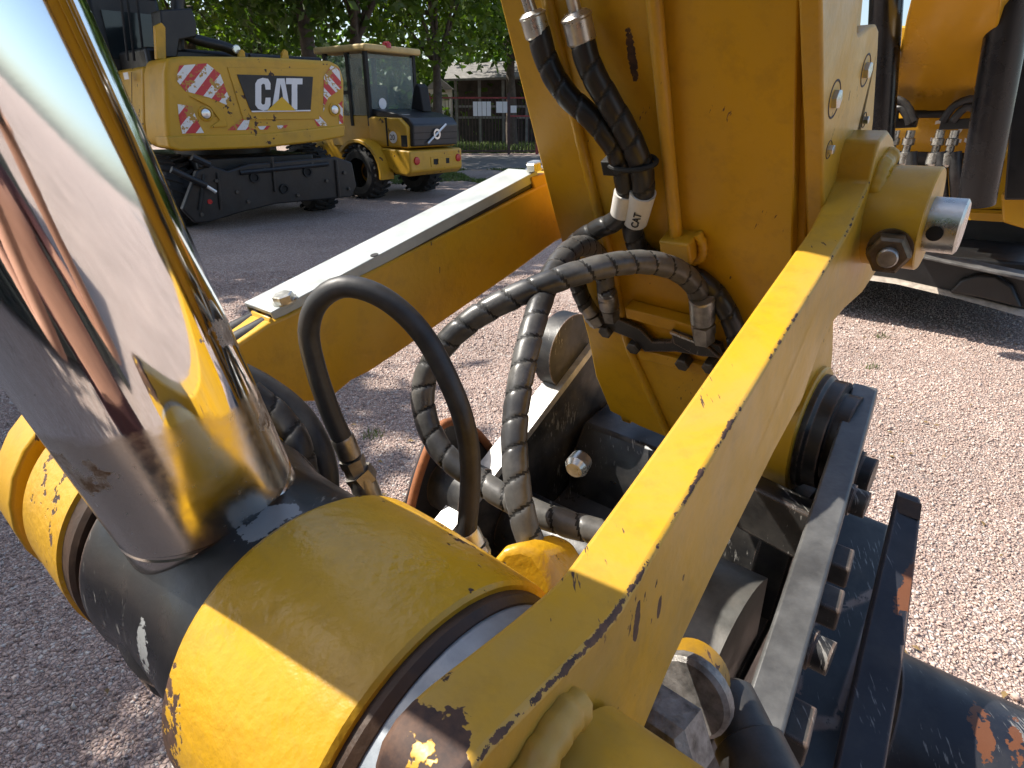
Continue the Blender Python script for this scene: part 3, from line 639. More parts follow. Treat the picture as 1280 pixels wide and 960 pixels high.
obj('rubber_cap', lathe(PD(905, 865, .37), PD(940, 940, .34) - PD(905, 865, .37), [(0, .014 * S), (.004, .017 * S), (.03 * S, .017 * S), (.032 * S, .02 * S), (.06 * S, .02 * S)], 24), m_rub, bb_, 30)

# ------------------------------------------------------------------ hoses
def fitting(p, d, r, L, parent, mat=None, hexr=1.25):
    d = Vector(d).normalized(); mat = mat or m_steel
    o = obj('crimp_collar', lathe(p, d, [(0, r * 1.02), (.002, r * 1.12), (L * .48, r * 1.12), (L * .5, r * .95), (L * .55, r * .72)], 24), mat, parent, 30)
    obj('hex_nut', J(hexnut(p + d * L * .55, d, r * hexr, L * .22), hexnut(p + d * L * .76, d, r * hexr * .92, L * .22)), mat, o, 30)
    return o
def hose(label, pts, r, mat, spiral=None, group='hoses on the excavator arm', name='hydraulic_hose', cat='hose', part='spiral_guard'):
    h = thing(name, label, cat, pts[len(pts) // 2], group)
    vf = tube(pts, r, 24 if spiral else 18, .0018 if spiral else .006, spiral); mids = None
    if spiral:
        n = 24; cs = []
        for i in range(len(vf[0]) // n):
            c = sum((vf[0][i * n + k] for k in range(n)), Vector()) / n; cs.append(c)
        mids = [1 if (len(f) == 4 and sum((vf[0][j] - cs[j // n]).length < r * .93 for j in f) >= 2) else 0 for f in vf[1]]
    obj(part if spiral else 'rubber_sleeve', vf, mat, h, 50, mids=mids, mat2=m_dark if spiral else None)
    return h
# A: smooth rubber loop in front
A = [(428, 548, .385), (415, 520, .38), (396, 465, .37), (386, 415, .36), (398, 377, .35), (432, 358, .345), (482, 374, .345), (530, 420, .35), (567, 490, .355), (584, 545, .36), (588, 600, .37), (583, 668, .38)]
ha = hose('smooth black rubber hose bent in a high loop over the yellow boss', [PD(*p) for p in A], .0064 * S, m_rub)
fitting(PD(427, 545, .385), PD(447, 592, .40) - PD(427, 545, .385), .0066 * S, .032 * S, ha, m_steel)
obj('adapter', J(hexnut(PD(447, 590, .40), PD(460, 606, .405) - PD(447, 590, .40), .010 * S, .010 * S), bar(PD(452, 598, .402), PD(475, 660, .41), .009 * S, 14)), m_steel, ha, 30)
fitting(PD(583, 664, .38), PD(597, 690, .385) - PD(583, 664, .38), .0072 * S, .022 * S, ha, m_zinc)
# B: spiral loop swinging left
pB = PF(879, 392, .030); zB = zc(pB)
B = [(876, 376, zB), (868, 356, zB - .02), (845, 337, zB - .045), (810, 328, zB - .065), (770, 330, zB - .08), (730, 339, zB - .09), (690, 352, zB - .092), (640, 372, zB - .09), (590, 400, zB - .085), (550, 438, zB - .08), (530, 480, zB - .075), (533, 525, zB - .075), (556, 568, zB - .08), (600, 602, zB - .09), (650, 632, zB - .11), (700, 652, zB - .125), (760, 668, zB - .14)]
hB = hose('grey spiral-wrapped hose curving left from the stick and down beneath the rubber loop', [PD(*p) for p in B], .0098 * S, m_spi, .021 * S)
fitting(PF(877, 372, .030), PF(880, 425, .024) - PF(877, 372, .030), .0105 * S, .062 * S, hB, m_steel, 1.15)
# C: spiral from stick fitting, over and down to the link
pC = PF(757, 372, .026); zC = zc(pC)
C = [(759, 378, zC), (756, 350, zC - .005), (749, 322, zC - .03), (733, 308, zC - .07), (714, 312, zC - .11), (694, 336, zC - .14), (678, 372, zC - .165), (663, 420, zC - .185), (650, 480, zC - .20), (643, 540, zC - .21), (646, 600, zC - .22), (656, 655, zC - .225), (676, 705, zC - .225), (705, 750, zC - .22)]
hC = hose('grey spiral-wrapped hose arching down in front of the others to the near link', [PD(*p) for p in C], .0095 * S, m_spi, .021 * S)
fitting(PF(759, 366, .026), PF(765, 402, .018) - PF(759, 366, .026), .0095 * S, .045 * S, hC, m_steel, 1.1)
# D: two hoses coming down from the top
D1 = [(672, 38, .030), (686, 82, .034), (708, 118, .036), (742, 150, .034), (768, 184, .030), (780, 218, .026), (783, 250, .026), (772, 274, .028), (742, 289, .03), (718, 306, .032), (714, 332, .03), (724, 362, .022), (733, 384, .016)]
hD1 = hose('left of two black spiral hoses dropping from the top of the stick', [PF(*p) for p in D1], .0092 * S, m_spd, .021 * S)
fitting(PF(731, 378, .017), PF(748, 406, .012) - PF(731, 378, .017), .0085 * S, .035 * S, hD1, m_steel)
D2 = [(726, 45, .026), (738, 85, .030), (760, 125, .030), (785, 168, .028), (801, 206, .026), (804, 236, .026), (798, 262, .024), (791, 285, .02), (800, 312, .014), (828, 330, .013), (866, 345, .013), (895, 368, .014), (914, 400, .016), (922, 430, .018), (925, 470, .02)]
hD2 = hose('right of two black spiral hoses dropping from the top, ending behind the near link', [PF(*p) for p in D2], .0096 * S, m_spd, .021 * S)
for h, a, b, r_ in ((hD1, (664, 14, .028), (673, 46, .031), .0088), (hD2, (719, 14, .024), (728, 54, .0265), .0098)):
    pa_, pb_ = PF(*a), PF(*b); d = pb_ - pa_; L = d.length
    o = obj('crimp_collar', lathe(pb_, -d, [(0, r_ * S), (L * .08, r_ * 1.12 * S), (L * .75, r_ * 1.12 * S), (L * .8, r_ * 1.2 * S), (L * .86, r_ * 1.2 * S), (L, r_ * .8 * S)], 24), m_zinc, h, 30)
    obj('steel_pipe', tube([pa_, pa_ - d * .4, pa_ - d * .9 + FN * .001, pa_ - d * 4], .0048 * S, 12, .01), m_zinc, o, 40)
for h, D, i0, lab in ((hD1, D1, 0, ''), (hD2, D2, 0, 'CAT')):
    if lab: q0, q1, rr2 = PF(804, 240, .026), PF(794, 276, .0235), .0112 * S
    else: q0, q1, rr2 = PF(783, 240, .026), PF(778, 266, .027), .0108 * S
    sl_ = obj('label_sleeve', lathe(q0, q1 - q0, [(0, .009 * S), (.0, rr2), ((q1 - q0).length, rr2), ((q1 - q0).length, .009 * S)], 28, cap=False), m_white, h, 30)
    if lab:
        dd = (q1 - q0).normalized(); toc = (CAM - q0).normalized(); side = dd.cross(toc).normalized(); nn = side.cross(dd).normalized()
        if nn.dot(toc) < 0: nn = -nn
        # printed letters run up the sleeve
        ex = -dd; ez = nn.cross(ex); 
        text_mesh('lettering', 'CAT', m_ink, sl_, q1 - dd * .004 + nn * (rr2 - .0006) - ez * .0045, ex, ez, .011, .0012, .03)
tie = thing('cable_tie', 'black cable tie clamping the two spiral hoses together', 'cable tie', PF(790, 205, .04))
tc = PF(790, 203, .026); tdn = (PF(792, 215, .026) - PF(789, 195, .026)).normalized()
ring = [tc + (U * (.0215 * S * math.cos(a)) + FN * (.0125 * S * math.sin(a))) for a in [2 * math.pi * i / 28 for i in range(29)]]
obj('band', tube(ring, .0022 * S, 8, raw=True), m_dark, tie, 40)
obj('clip', box(PF(766, 206, .028), U * .014 * S, FD * .013 * S, FN * .014 * S), m_dark, tie, 30, .001)
# E: thick black hoses behind the rod
E1 = [(300, 470, .42), (330, 486, .425), (365, 512, .43), (392, 548, .43), (405, 590, .43), (405, 640, .43)]
E2 = [(310, 492, .40), (345, 520, .405), (370, 555, .405), (378, 600, .405), (375, 650, .40)]
hose('thicker outer black hose curving down just behind the chrome rod', [PD(*p) for p in E1], .0100 * S, m_rub, None, 'hoses behind the chrome rod')
hose('inner black hose curving down just behind the chrome rod', [PD(*p) for p in E2], .0100 * S, m_rub, .02 * S, 'hoses behind the chrome rod')
# ------------------------------------------------------------------ trees
def leafmat(name, a, b):
    t = NT(name); n = t.noise(1.2, 4)
    c = t.ramp(n, [(.3, a), (.7, b)])
    df = t.new('ShaderNodeBsdfPrincipled'); t.link(c, df.inputs['Base Color']); df.inputs['Roughness'].default_value = .45
    tr = t.new('ShaderNodeBsdfTranslucent'); c2 = t.mix(1.0, c, (1.1, 1.3, .4), 'MULTIPLY'); t.link(c2, tr.inputs['Color'])
    mx = t.new('ShaderNodeMixShader'); mx.inputs[0].default_value = .45
    t.link(df.outputs[0], mx.inputs[1]); t.link(tr.outputs[0], mx.inputs[2]); t.link(mx.outputs[0], t.out.inputs['Surface']); t.n.remove(t.b)
    return t.m
m_leaf = leafmat('leaves', (.035, .075, .012), (.11, .17, .025)); m_leaf2 = leafmat('bright_leaves', (.07, .13, .015), (.17, .23, .03))
m_bark = plain('bark', (.09, .07, .055), .9, 0, .4, 6, .6, .02)
def tree(label, loc, h, tr, cr, z0, nleaf, seed, leaf=.15, mat=None, lean=(0, 0), nm='tree', grp='trees round the yard', nclump=70):
    rg = np.random.default_rng(seed); loc = Vector(loc); t = thing(nm, label, 'tree', loc, grp)
    top = loc + Vector((lean[0], lean[1], h * .72)); mid = loc + Vector((lean[0] * .35 + rg.normal(0, .1), lean[1] * .35, h * .36))
    tk = tube([loc - W * .1, loc + W * .25, mid, top], 1.0, 12, .25, rfun=lambda s, a: tr * max(.25, 1.15 - s / (h * .75)) * (1 + .08 * math.sin(3 * a + s * 3)))
    parts = [tk]; cz = (z0 + h) / 2; rz = (h - z0) / 2; C0 = loc + Vector((lean[0] * .7, lean[1] * .7, 0))
    cl = []
    while len(cl) < nclump:
        p = rg.uniform(-1, 1, 3); q = np.linalg.norm(p)
        if q > 1 or q < .35: continue
        cl.append(np.array([C0.x + p[0] * cr, C0.y + p[1] * cr, cz + p[2] * rz]))
    for k in range(9):
        c = Vector(cl[k]); f0 = .45 + .5 * rg.random(); a = loc.lerp(mid, min(1, f0 * 2)) if f0 < .5 else mid.lerp(top, f0 * 2 - 1)
        b = a.lerp(c, .5) + Vector((0, 0, .25)); parts.append(tube([a, b, c], 1.0, 7, .3, rfun=lambda s, an, L=(c - a).length: max(.015, tr * .42 * (1 - .85 * s / L))))
    obj('trunk', J(*parts), m_bark, t, 60)
    ci = rg.integers(0, nclump, nleaf); cl = np.array(cl); sp = cr * .17
    P = cl[ci] + rg.normal(0, 1, (nleaf, 3)) * np.array([sp, sp, sp * .7])
    a = rg.normal(0, 1, (nleaf, 3)); a /= np.linalg.norm(a, axis=1)[:, None]; b = rg.normal(0, 1, (nleaf, 3)); b -= a * (a * b).sum(1)[:, None]; b /= np.linalg.norm(b, axis=1)[:, None]
    L = leaf * rg.uniform(.6, 1.3, nleaf)[:, None]
    v = np.stack([P - a * L, P + b * L * .5, P + a * L, P - b * L * .5], 1)
    o = fastmesh('crown', v.reshape(-1, 3), np.arange(4 * nleaf).reshape(-1, 4), mat or m_leaf); o.parent = t; o.matrix_parent_inverse = Matrix.Translation(-loc)
    return t
def XP(px, Y): return (px - 640) / (FPX / ct) * Y
tree('large tree with two-way fork behind the parked excavator', (XP(400, 18.5), 18.5, 0), 10, .26, 4.2, 3.9, 7500, 1, lean=(-.5, 0))
tree('leaning slimmer tree right behind the loader cab', (XP(442, 19.5), 19.5, 0), 10, .24, 3.6, 4.2, 6000, 2, lean=(.7, 0))
tree('bright leafy tree overhanging the loader and the gate', (XP(530, 21.5), 24.0, 0), 8, .2, 2.5, 2.6, 5000, 3, mat=m_leaf2)
tree('dense dark tree over the old shed', (XP(640, 30), 30.5, 0), 11, .25, 4.6, 3.6, 11000, 4, leaf=.2)
tree('dark tree behind the cab of the parked excavator', (XP(255, 21), 21, 0), 11, .25, 4.4, 2.2, 6500, 5, mat=m_leaf2)
tree('tall tree far behind the excavator counterweight', (XP(330, 27), 27, 0), 12, .25, 5.0, 2.0, 7500, 6, leaf=.2)
tree('tree standing left of the yard beyond the chrome rod', (-8.5, 4.2, 0), 8.0, .22, 2.2, 4.9, 11000, 9, leaf=.15)
tree('second tree left of the yard shading the gravel', (-7.6, 10.6, 0), 8.4, .22, 2.9, 4.8, 12000, 10, leaf=.16)
tree('tree far left beside the parked excavator', (-13, 15, 0), 12, .28, 5.2, 2.8, 11000, 11, leaf=.2)
tree('tree left of the photographer, outside the picture', (-8.4, .9, 0), 8.0, .22, 2.2, 4.9, 12000, 21, leaf=.15)
tree('tree behind the photographer on the left', (-7, -7, 0), 10, .28, 4.2, 1.5, 8000, 12, leaf=.2)
tree('tree behind the photographer', (.5, -13, 0), 11, .28, 5.0, 1.5, 8000, 13, leaf=.22)
hz_n = 30000
hp_ = np.c_[rng.uniform(-45, 14, hz_n), 38 + rng.normal(0, 1.2, hz_n), np.abs(rng.normal(0, 2.4, hz_n)) + .1]
ha_ = rng.normal(0, 1, (hz_n, 3)); ha_ /= np.linalg.norm(ha_, axis=1)[:, None]; hb_ = np.cross(ha_, rng.normal(0, 1, (hz_n, 3))); hb_ /= np.linalg.norm(hb_, axis=1)[:, None]
hv = np.stack([hp_ - ha_ * .3, hp_ + hb_ * .18, hp_ + ha_ * .3, hp_ - hb_ * .18], 1)
tag(fastmesh('hedge', hv.reshape(-1, 3), np.arange(4 * hz_n).reshape(-1, 4), m_leaf), 'dark hedge closing off the far side of the yard', 'hedge', kind='stuff')

# ------------------------------------------------------------------ gate, shed, far house
m_red = plain('red_brown_paint', (.26, .05, .05), .6, 0, .3, 8, .1); m_iron = plain('dark_iron', (.07, .04, .04), .6, 0, .3, 8, .1)
m_paper = plain('white_paper', (.75, .77, .80), .7, 0, .04, 5, 0)
gt = thing('yard_gate', 'red and black barred metal gate closing the yard, beside the loader', 'gate', (-1, 27, 0))
GY = 27.0; gx0, gx1 = XP(536, GY), XP(700, GY)
def GP(px, py): return PN(px, py, Vector((0, GY, 0)), Vector((0, -1, 0)))
zt, zb = 2.12, .12
for nm, z, m in (('top_rail', zt, m_red), ('bottom_rail', zb, m_iron)):
    obj(nm, bx(gx0, gx1, GY - .03, GY + .03, z - .03, z + .03), m, gt, 30)
x = gx0; i = 0
bmesh_ = None
while x < gx1:
    if bmesh_ is None:
        o = obj('bar', bx(-.011, .011, -.011, .011, zb, zt), m_iron, gt, 0); bmesh_ = o; o.location = (x, GY, 0)
    else:
        o = bmesh_.copy(); COL.objects.link(o); o.location = (x, GY, 0)
    x += .135
for px in (537, 636, 672): obj('post', bx(XP(px, GY) - .06, XP(px, GY) + .06, GY - .06, GY + .06, 0, 2.3), m_red if px != 636 else m_iron, gt, 30)
pq = GP(636, 145); obj('wicket_frame', bx(XP(636, GY), XP(672, GY), GY - .04, GY - .02, 1.42, 1.48), m_red, gt, 30)
for k, (a, b, c, d, lab) in enumerate(((591, 614, 127, 145, 'larger white notice sheet on the gate beside the loader'), (620, 637, 127, 141, 'smaller white notice sheet on the gate'), (638, 646, 132, 141, 'narrow white notice on the gate beside the stick'))):
    a0, a1 = GP(a, c), GP(b, d); nt = thing('notice', lab, 'notice', (a0.x, GY - .05, a1.z), 'notices hung on the gate')
    n_ = max(1, int((b - a) / 5.7))
    for q in range(n_):
        w_ = (a1.x - a0.x) / n_; obj('sheet', bx(a0.x + q * w_ + .008, a0.x + (q + 1) * w_ - .008, GY - .055, GY - .05, a1.z, a0.z), m_paper, nt, 0)
SY = 33.0
m_wood = plain('weathered_wood', (.20, .19, .18), .9, 0, .3, 4, .3, .01); m_dwood = plain('dark_timber', (.045, .036, .03), .9, 0, .4, 4, .3, .01)
sh = thing('wooden_shed', 'weathered open timber shed behind the gate', 'shed', (XP(630, SY), SY, 0))
s0, s1 = XP(568, SY), XP(720, SY)
obj('roof', prism([Vector((s0 - .4, SY - .5, 2.95)), Vector((s1, SY - .5, 3.1)), Vector((s1, SY - .5, 3.2)), Vector((s0 - .4, SY - .5, 3.05))], Vector((0, 3.4, .9))), m_wood, sh, 0)
obj('back_wall', bx(s0, s1, SY + 2.6, SY + 2.75, 0, 3.3), m_dwood, sh, 0)
for k in range(6):
    x = s0 + .1 + k * (s1 - s0) / 5.2; obj('post', bx(x - .07, x + .07, SY - .07, SY + .07, 0, 3.0), m_wood, sh, 0)
for z in (1.35, 1.85): obj('rail', bx(s0, s1, SY - .05, SY + .05, z - .05, z + .05), m_wood, sh, 0)
pb = None
for k in range(46):
    x = s0 + .08 + k * (s1 - s0) / 46
    if pb is None: pb = obj('slat', bx(-.05, .05, SY + .02, SY + .05, 0, 1.4), m_dwood, sh, 0); pb.location.x = x
    else: o = pb.copy(); COL.objects.link(o); o.location.x = x
hs = thing('white_house', 'small pale house glimpsed between the loader cab and the shed', 'house', (XP(550, 36), 36, 0))
obj('wall', bx(XP(535, 36), XP(566, 36), 36, 39, 0, 2.7), plain('pale_render', (.75, .74, .72), .8, 0, .05, 3, .1), hs, 0)
obj('roof', prism([Vector((XP(533, 36), 35.8, 2.7)), Vector((XP(568, 36), 35.8, 2.7)), Vector((XP(550, 36), 35.8, 3.3))], Vector((0, 3.4, 0))), plain('grey_roof', (.25, .24, .23), .8), hs, 0)
obj('window', bx(XP(547, 36), XP(552, 36), 35.97, 36.01, 1.2, 2.0), m_dark, hs, 0)

# ------------------------------------------------------------------ parked wheeled excavator (rear view)
m_yb = yellow('machine_yellow', base=(.58, .32, .012), chip=.35, scratch=0, wear=0, peel=.1, rough=.4, dirt=.35, scale=12)
m_glass = plain('dark_glass', (.015, .02, .022), .06, 0, .1, 2, 0); m_bk2 = plain('machine_black', (.008, .008, .009), .42, 0, .4, 5, .3, .006, dust=.45, dustc=(.045, .042, .038))
m_wht = plain('white_print', (.80, .80, .80), .5, 0, .04, 5, 0); m_redl = plain('red_lens', (.45, .02, .02), .2, 0, .1, 5, 0); m_tri = plain('yellow_print', (.75, .45, .02), .5, 0, 0, 5, 0)
m_tyre = plain('tyre_rubber', (.02, .02, .02), .8, 0, .3, 8, .5, .01, dust=.5, dustc=(.07, .065, .06))
m_chrl = plain('lamp_glass', (.75, .75, .72), .15, .5, .1, 5, 0)
CP0 = Vector((-4.694, 9.0, 0)); CE = Vector((.7071, .7071, 0)); CN = Vector((.7071, -.7071, 0)); CSd = -CN
def CP(px, py, off=0.0): return PN(px, py, CP0 + CN * off, CN)
def CQ(px, py, off=0.0): return PN(px, py, CP0 - CE * off, CE)     # left side plane
ex_ = thing('wheeled_excavator', 'yellow wheeled excavator with CAT counterweight parked at the left', 'excavator', CP0)
ow = [(209, 72), (230, 70), (330, 71), (414, 76), (426, 82), (431, 100), (432, 150), (430, 171), (400, 177), (330, 184), (226, 188), (213, 184), (208, 172), (206, 150), (205, 90)]
obj('counterweight', prism([CP(*p) for p in ow], CSd * .9), m_yb, ex_, 30, .07, 4)
obj('lower_lip', prism([CP(x, y, .03) for x, y in ((208, 170), (330, 167), (432, 156), (431, 171), (400, 177), (330, 185), (226, 189), (211, 185))], CSd * .5), m_yb, ex_, 30, .03, 3)
p0, p1 = CP(206, 76), CP(206, 178)
sdp = obj('side_panel', box((p0 + p1) / 2 + CSd * 1.75 - CE * .0 + CE * .6, CSd * 1.6, CE * 1.2, (p0 - p1) * .96), m_yb, ex_, 30, .05, 3)
for k in (0, 1):
    obj('panel_gap', box((p0 + p1) / 2 + CSd * (1.45 + .6 * k) - CE * .002, CSd * .018, CE * .004, (p0 - p1) * .84), m_dark, sdp, 0)
obj('door_latch', box(CP0 + CSd * 1.2 + W * 1.25 - CE * .003, CSd * .06, CE * .01, W * .1), m_dark, sdp, 0)
obj('side_decal', box(CP0 + CSd * 1.32 + W * 2.08 - CE * .003, CSd * .22, CE * .006, W * .09), m_wht, sdp, 0)
# logo panel
fr = [(286, 86), (396, 87), (396, 146), (308, 146)]
obj('panel_recess', prism([CP(x, y, .004) for x, y in ((284, 84), (399, 86), (399, 149), (304, 150))], CN * .012), m_yb, ex_, 30, .008)
lg = obj('logo_panel', prism([CP(x, y, .018) for x, y in ((296, 93), (391, 96), (388, 138), (315, 140), (311, 134))], CN * .012), m_bk2, ex_, 30, .003)
ax_ = (CP(391, 96, .03) - CP(296, 93, .03)).normalized()
for ch in ([(338, 112), (332, 112), (331, 105.5), (328.5, 104.5), (326.5, 106.5), (326.5, 129), (328.5, 131), (331, 130), (332, 122), (338, 122), (338, 131), (335, 137), (329, 138.3), (322.5, 136), (319, 131), (319, 104.5), (322, 99.5), (328, 97.3), (335, 98.5), (338, 104)],
           [(339.5, 137.5), (346, 98), (355.5, 98), (362.5, 137.3), (356, 137.3), (352.5, 113), (350.5, 104.5), (348.5, 122), (346.5, 137.4)],
           [(357.5, 97.6), (378, 98), (378, 105.5), (371.5, 105.4), (371.5, 137), (364.5, 137), (364.5, 105.3), (357.5, 105.2)]):
    obj('letter', prism([CP(x, y, .031) for x, y in ch], CN * .004), m_wht, lg, 0)
tri = [CP(334, 138.2, .042), CP(370, 138.2, .042), CP(352.5, 121, .042)]
obj('triangle_mark', (tri, [(0, 1, 2)]), m_tri, lg, 0)
obj('panel_line', prism([CP(x, y, .032) for x, y in ((314, 138.5), (388, 137.3), (388, 139), (315, 140.2))], CN * .004), m_wht, lg, 0)
def stripes(name, d1, freq):
    t = NT(name); q = t.new('ShaderNodeVectorMath', operation='DOT_PRODUCT'); t.link(t.pos, q.inputs[0]); q.inputs[1].default_value = d1
    f = t.math('FRACT', t.math('MULTIPLY', q.outputs['Value'], freq))
    c = t.mix(t.math('GREATER_THAN', f, .5), (.55, .03, .04), (.78, .78, .76))
    wear = t.ramp(t.math('ADD', t.noise(7, 5, .7), t.math('MULTIPLY', t.noise(26, 3), .3)), [(.70, 0), (.72, 1)])
    c = t.mix(wear, c, (.45, .25, .03)); t.set(Base_Color=c, Roughness=.35); return t.m
m_st = stripes('red_white_stripes', CE * .7 - W * .7 , 5.2); m_st2 = stripes('red_white_stripes_mirrored', CE * .7 + W * .7, 5.2)
for q, m in (([(224, 82), (258, 79), (275, 92), (287, 124), (283, 131), (262, 122), (232, 114), (220, 100)], m_st), ([(222, 130), (240, 133), (246, 150), (255, 166), (228, 167), (224, 150)], m_st),
             ([(284, 163), (300, 150), (309, 146), (312, 150), (310, 158), (318, 162)], m_st), ([(392, 148), (396, 141), (401, 146), (410, 157), (397, 158)], m_st2),
             ([(405, 95), (414, 82), (424, 86), (427, 110), (418, 117), (410, 122), (404, 140)], m_st2), ([(423, 130), (428, 126), (429, 154), (424, 155)], m_st2), ([(322, 158), (338, 157), (334, 162), (325, 162)], m_st), ([(346, 157), (360, 156), (357, 160), (348, 161)], m_st)):
    obj('hazard_marking', prism([CP(x, y, .004) for x, y in q], CN * .003), m, ex_, 0)
for px, py in ((257, 142), (418, 137)):
    lo = obj('rear_lamp', lathe(CP(px, py, .0), CN, [(0, .10), (.02, .10), (.03, .075), (.012, .07), (.012, .0)], 24, cap=False), m_yb, ex_, 30)
    obj('lens', lathe(CP(px, py, .012), CN, [(0, .066), (.02, .06), (.03, .03)], 20), m_chrl, lo, 30)
obj('lamp_scoop', prism([CP(x, y, .004) for x, y in ((236, 120), (262, 123), (280, 140), (284, 158), (262, 160), (274, 150), (262, 134))], CN * .02), m_yb, ex_, 30, .01)
for px in (303, 357): obj('lifting_lug', prism([CP(x, y, -.25) for x, y in ((px - 5, 76), (px - 4, 66), (px - 1, 61), (px + 3, 64), (px + 5, 76))], CSd * .06), m_yb, ex_, 30, .01)
# upper works: engine hood, exhaust, cab
def CB(a0, a1, d0, d1, z0, z1): return box(CP0 + CE * ((a0 + a1) / 2) + CSd * ((d0 + d1) / 2) + W * ((z0 + z1) / 2), CE * (a1 - a0), CSd * (d1 - d0), W * (z1 - z0))
obj('engine_hood', CB(.2, 2.5, .9, 2.6, 1.3, 2.45), m_bk2, ex_, 30, .05)
cb = obj('cab', CB(-.05, .95, 2.2, 3.9, 1.2, 3.25), m_bk2, ex_, 30, .06)
obj('cab_window', CB(.1, .8, 2.17, 2.199, 2.35, 3.0), m_glass, cb, 0)
obj('cab_window', CB(-.075, -.051, 2.45, 3.6, 2.2, 3.0), m_glass, cb, 0)
obj('cab_roof', CB(-.1, 1.0, 2.1, 4.0, 3.25, 3.4), m_yb, cb, 30, .04)
obj('exhaust_pipe', tube([CP(222, 76, -1.0), CP(222, 40, -1.0), CP(222, 0, -1.0), CP(222, -40, -1.0)], .09, 14, .1), m_bk2, ex_, 40)
obj('intake_pipe', tube([CP(225, 30, -.8), CP(235, 45, -.8), CP(255, 52, -.75), CP(280, 58, -.7), CP(298, 66, -.7)], .075, 12, .08), m_bk2, ex_, 40)
obj('hood_box', prism([CP(x, y, -.6) for x, y in ((205, 72), (200, 12), (240, 10), (246, 30), (246, 46), (225, 50), (222, 72))], CSd * .4), m_bk2, ex_, 30, .02)
obj('yellow_post', prism([CP(x, y, -.5) for x, y in ((196, 74), (194, 32), (202, 28), (207, 34), (208, 74))], CSd * .1), m_yb, ex_, 30, .01)
for a in (148, 156, 168): obj('handrail', bar(CP(a + 12, 76, -1.2), CP(a, -30, -1.2), .018, 8), m_dark, ex_, 40)
obj('work_lamp', lathe(CP(294, 62, -.4), CN, [(0, .05), (.06, .06), (.07, .05)], 16), m_chrl, ex_, 30)
obj('pipe_run', bar(CP(312, 72, -.5), CP(400, 76, -.5), .05, 10), m_bk2, ex_, 40)
# lower works
obj('chassis', CB(.35, 2.2, .2, 3.2, .55, .98), m_bk2, ex_, 30, .03)
obj('slew_ring', lathe(CP0 + CE * 1.3 + CSd * 1.6 + W * .95, W, [(0, .75), (.14, .75)], 40), m_bk2, ex_, 30)
bl = [(228, 262), (246, 214), (262, 206), (285, 214), (312, 205), (420, 196), (440, 203), (446, 232), (440, 246), (400, 250), (345, 255), (300, 266), (262, 278), (245, 279), (238, 272)]
bld = obj('stabiliser_blade', prism([CP(x, y, .22) for x, y in bl], CSd * .12), m_bk2, ex_, 30, .02)
for px, py in ((355, 236), (384, 215), (318, 222)): obj('blade_port', lathe(CP(px, py, .221), CN, [(0, .075), (.03, .075), (.03, .05), (.005, .045)], 20), m_dark, bld, 30)
for k, (x0, y0, x1, y1, r_) in enumerate(((250, 262, 256, 218, .03), (272, 216, 276, 262, .02), (420, 200, 424, 246, .03), (300, 216, 410, 205, .035), (262, 206, 240, 196, .05), (340, 196, 344, 240, .02))): obj('blade_rib', bar(CP(x0, y0, .235), CP(x1, y1, .235), r_, 8), m_bk2, bld, 40)
for px, py in ((252, 268), (270, 226), (296, 240), (330, 212), (372, 244), (408, 226), (430, 216), (436, 236), (390, 205), (310, 252)): obj('blade_bolt', hexnut(CP(px, py, .225), CN, .028, .03), m_dsteel, bld, 30)
obj('reflector', lathe(CP(262, 252, .222), CN, [(0, .035), (.015, .035)], 14), m_redl, bld, 30)
obj('blade_ram', bar(CP(214, 212, .3), CP(258, 232, .3), .045, 12), m_bk2, bld, 40); obj('ram_rod', bar(CP(254, 230, .3), CP(270, 240, .3), .025, 12), m_chrl, bld, 40)
def wheel(parent, c, ax, r, w, rimmat, lugs=22):
    c = Vector(c); ax = Vector(ax).normalized()
    wh = obj('wheel', lathe(c - ax * w / 2, ax, [(0, r * .55), (.0, r * .80), (w * .12, r * .95), (w * .3, r), (w * .7, r), (w * .88, r * .95), (w, r * .80), (w, r * .55)], 40, cap=False), m_tyre, parent, 30)
    x, y, _ = frame(ax); lg_ = []
    for k in range(lugs):
        a = 2 * math.pi * k / lugs
        for sgn in (-1, 1):
            a2 = a + (.5 * 2 * math.pi / lugs if sgn > 0 else 0); d = x * math.cos(a2) + y * math.sin(a2); tn = ax.cross(d)
            lg_.append(box(c + d * r * 1.0 + ax * sgn * w * .24, d * r * .09, (ax * w * .5 + tn * sgn * .09), tn * r * .10))
    o = obj('tread', J(*lg_), m_tyre, wh, 0); o['kind'] = 'stuff'
    obj('rim', lathe(c - ax * w * .5, ax, [(w * .05, r * .56), (w * .10, r * .50), (w * .35, r * .42), (w * .38, r * .22), (w * .2, r * .18), (w * .2, 0.01)], 32, cap=False), rimmat, wh, 30)
    return wh
for a, d in ((.12, .75), (2.45, .75), (.12, 3.1)): wheel(ex_, CP0 + CE * a + CSd * d + W * .5, -CE, .5, .42, m_bk2)

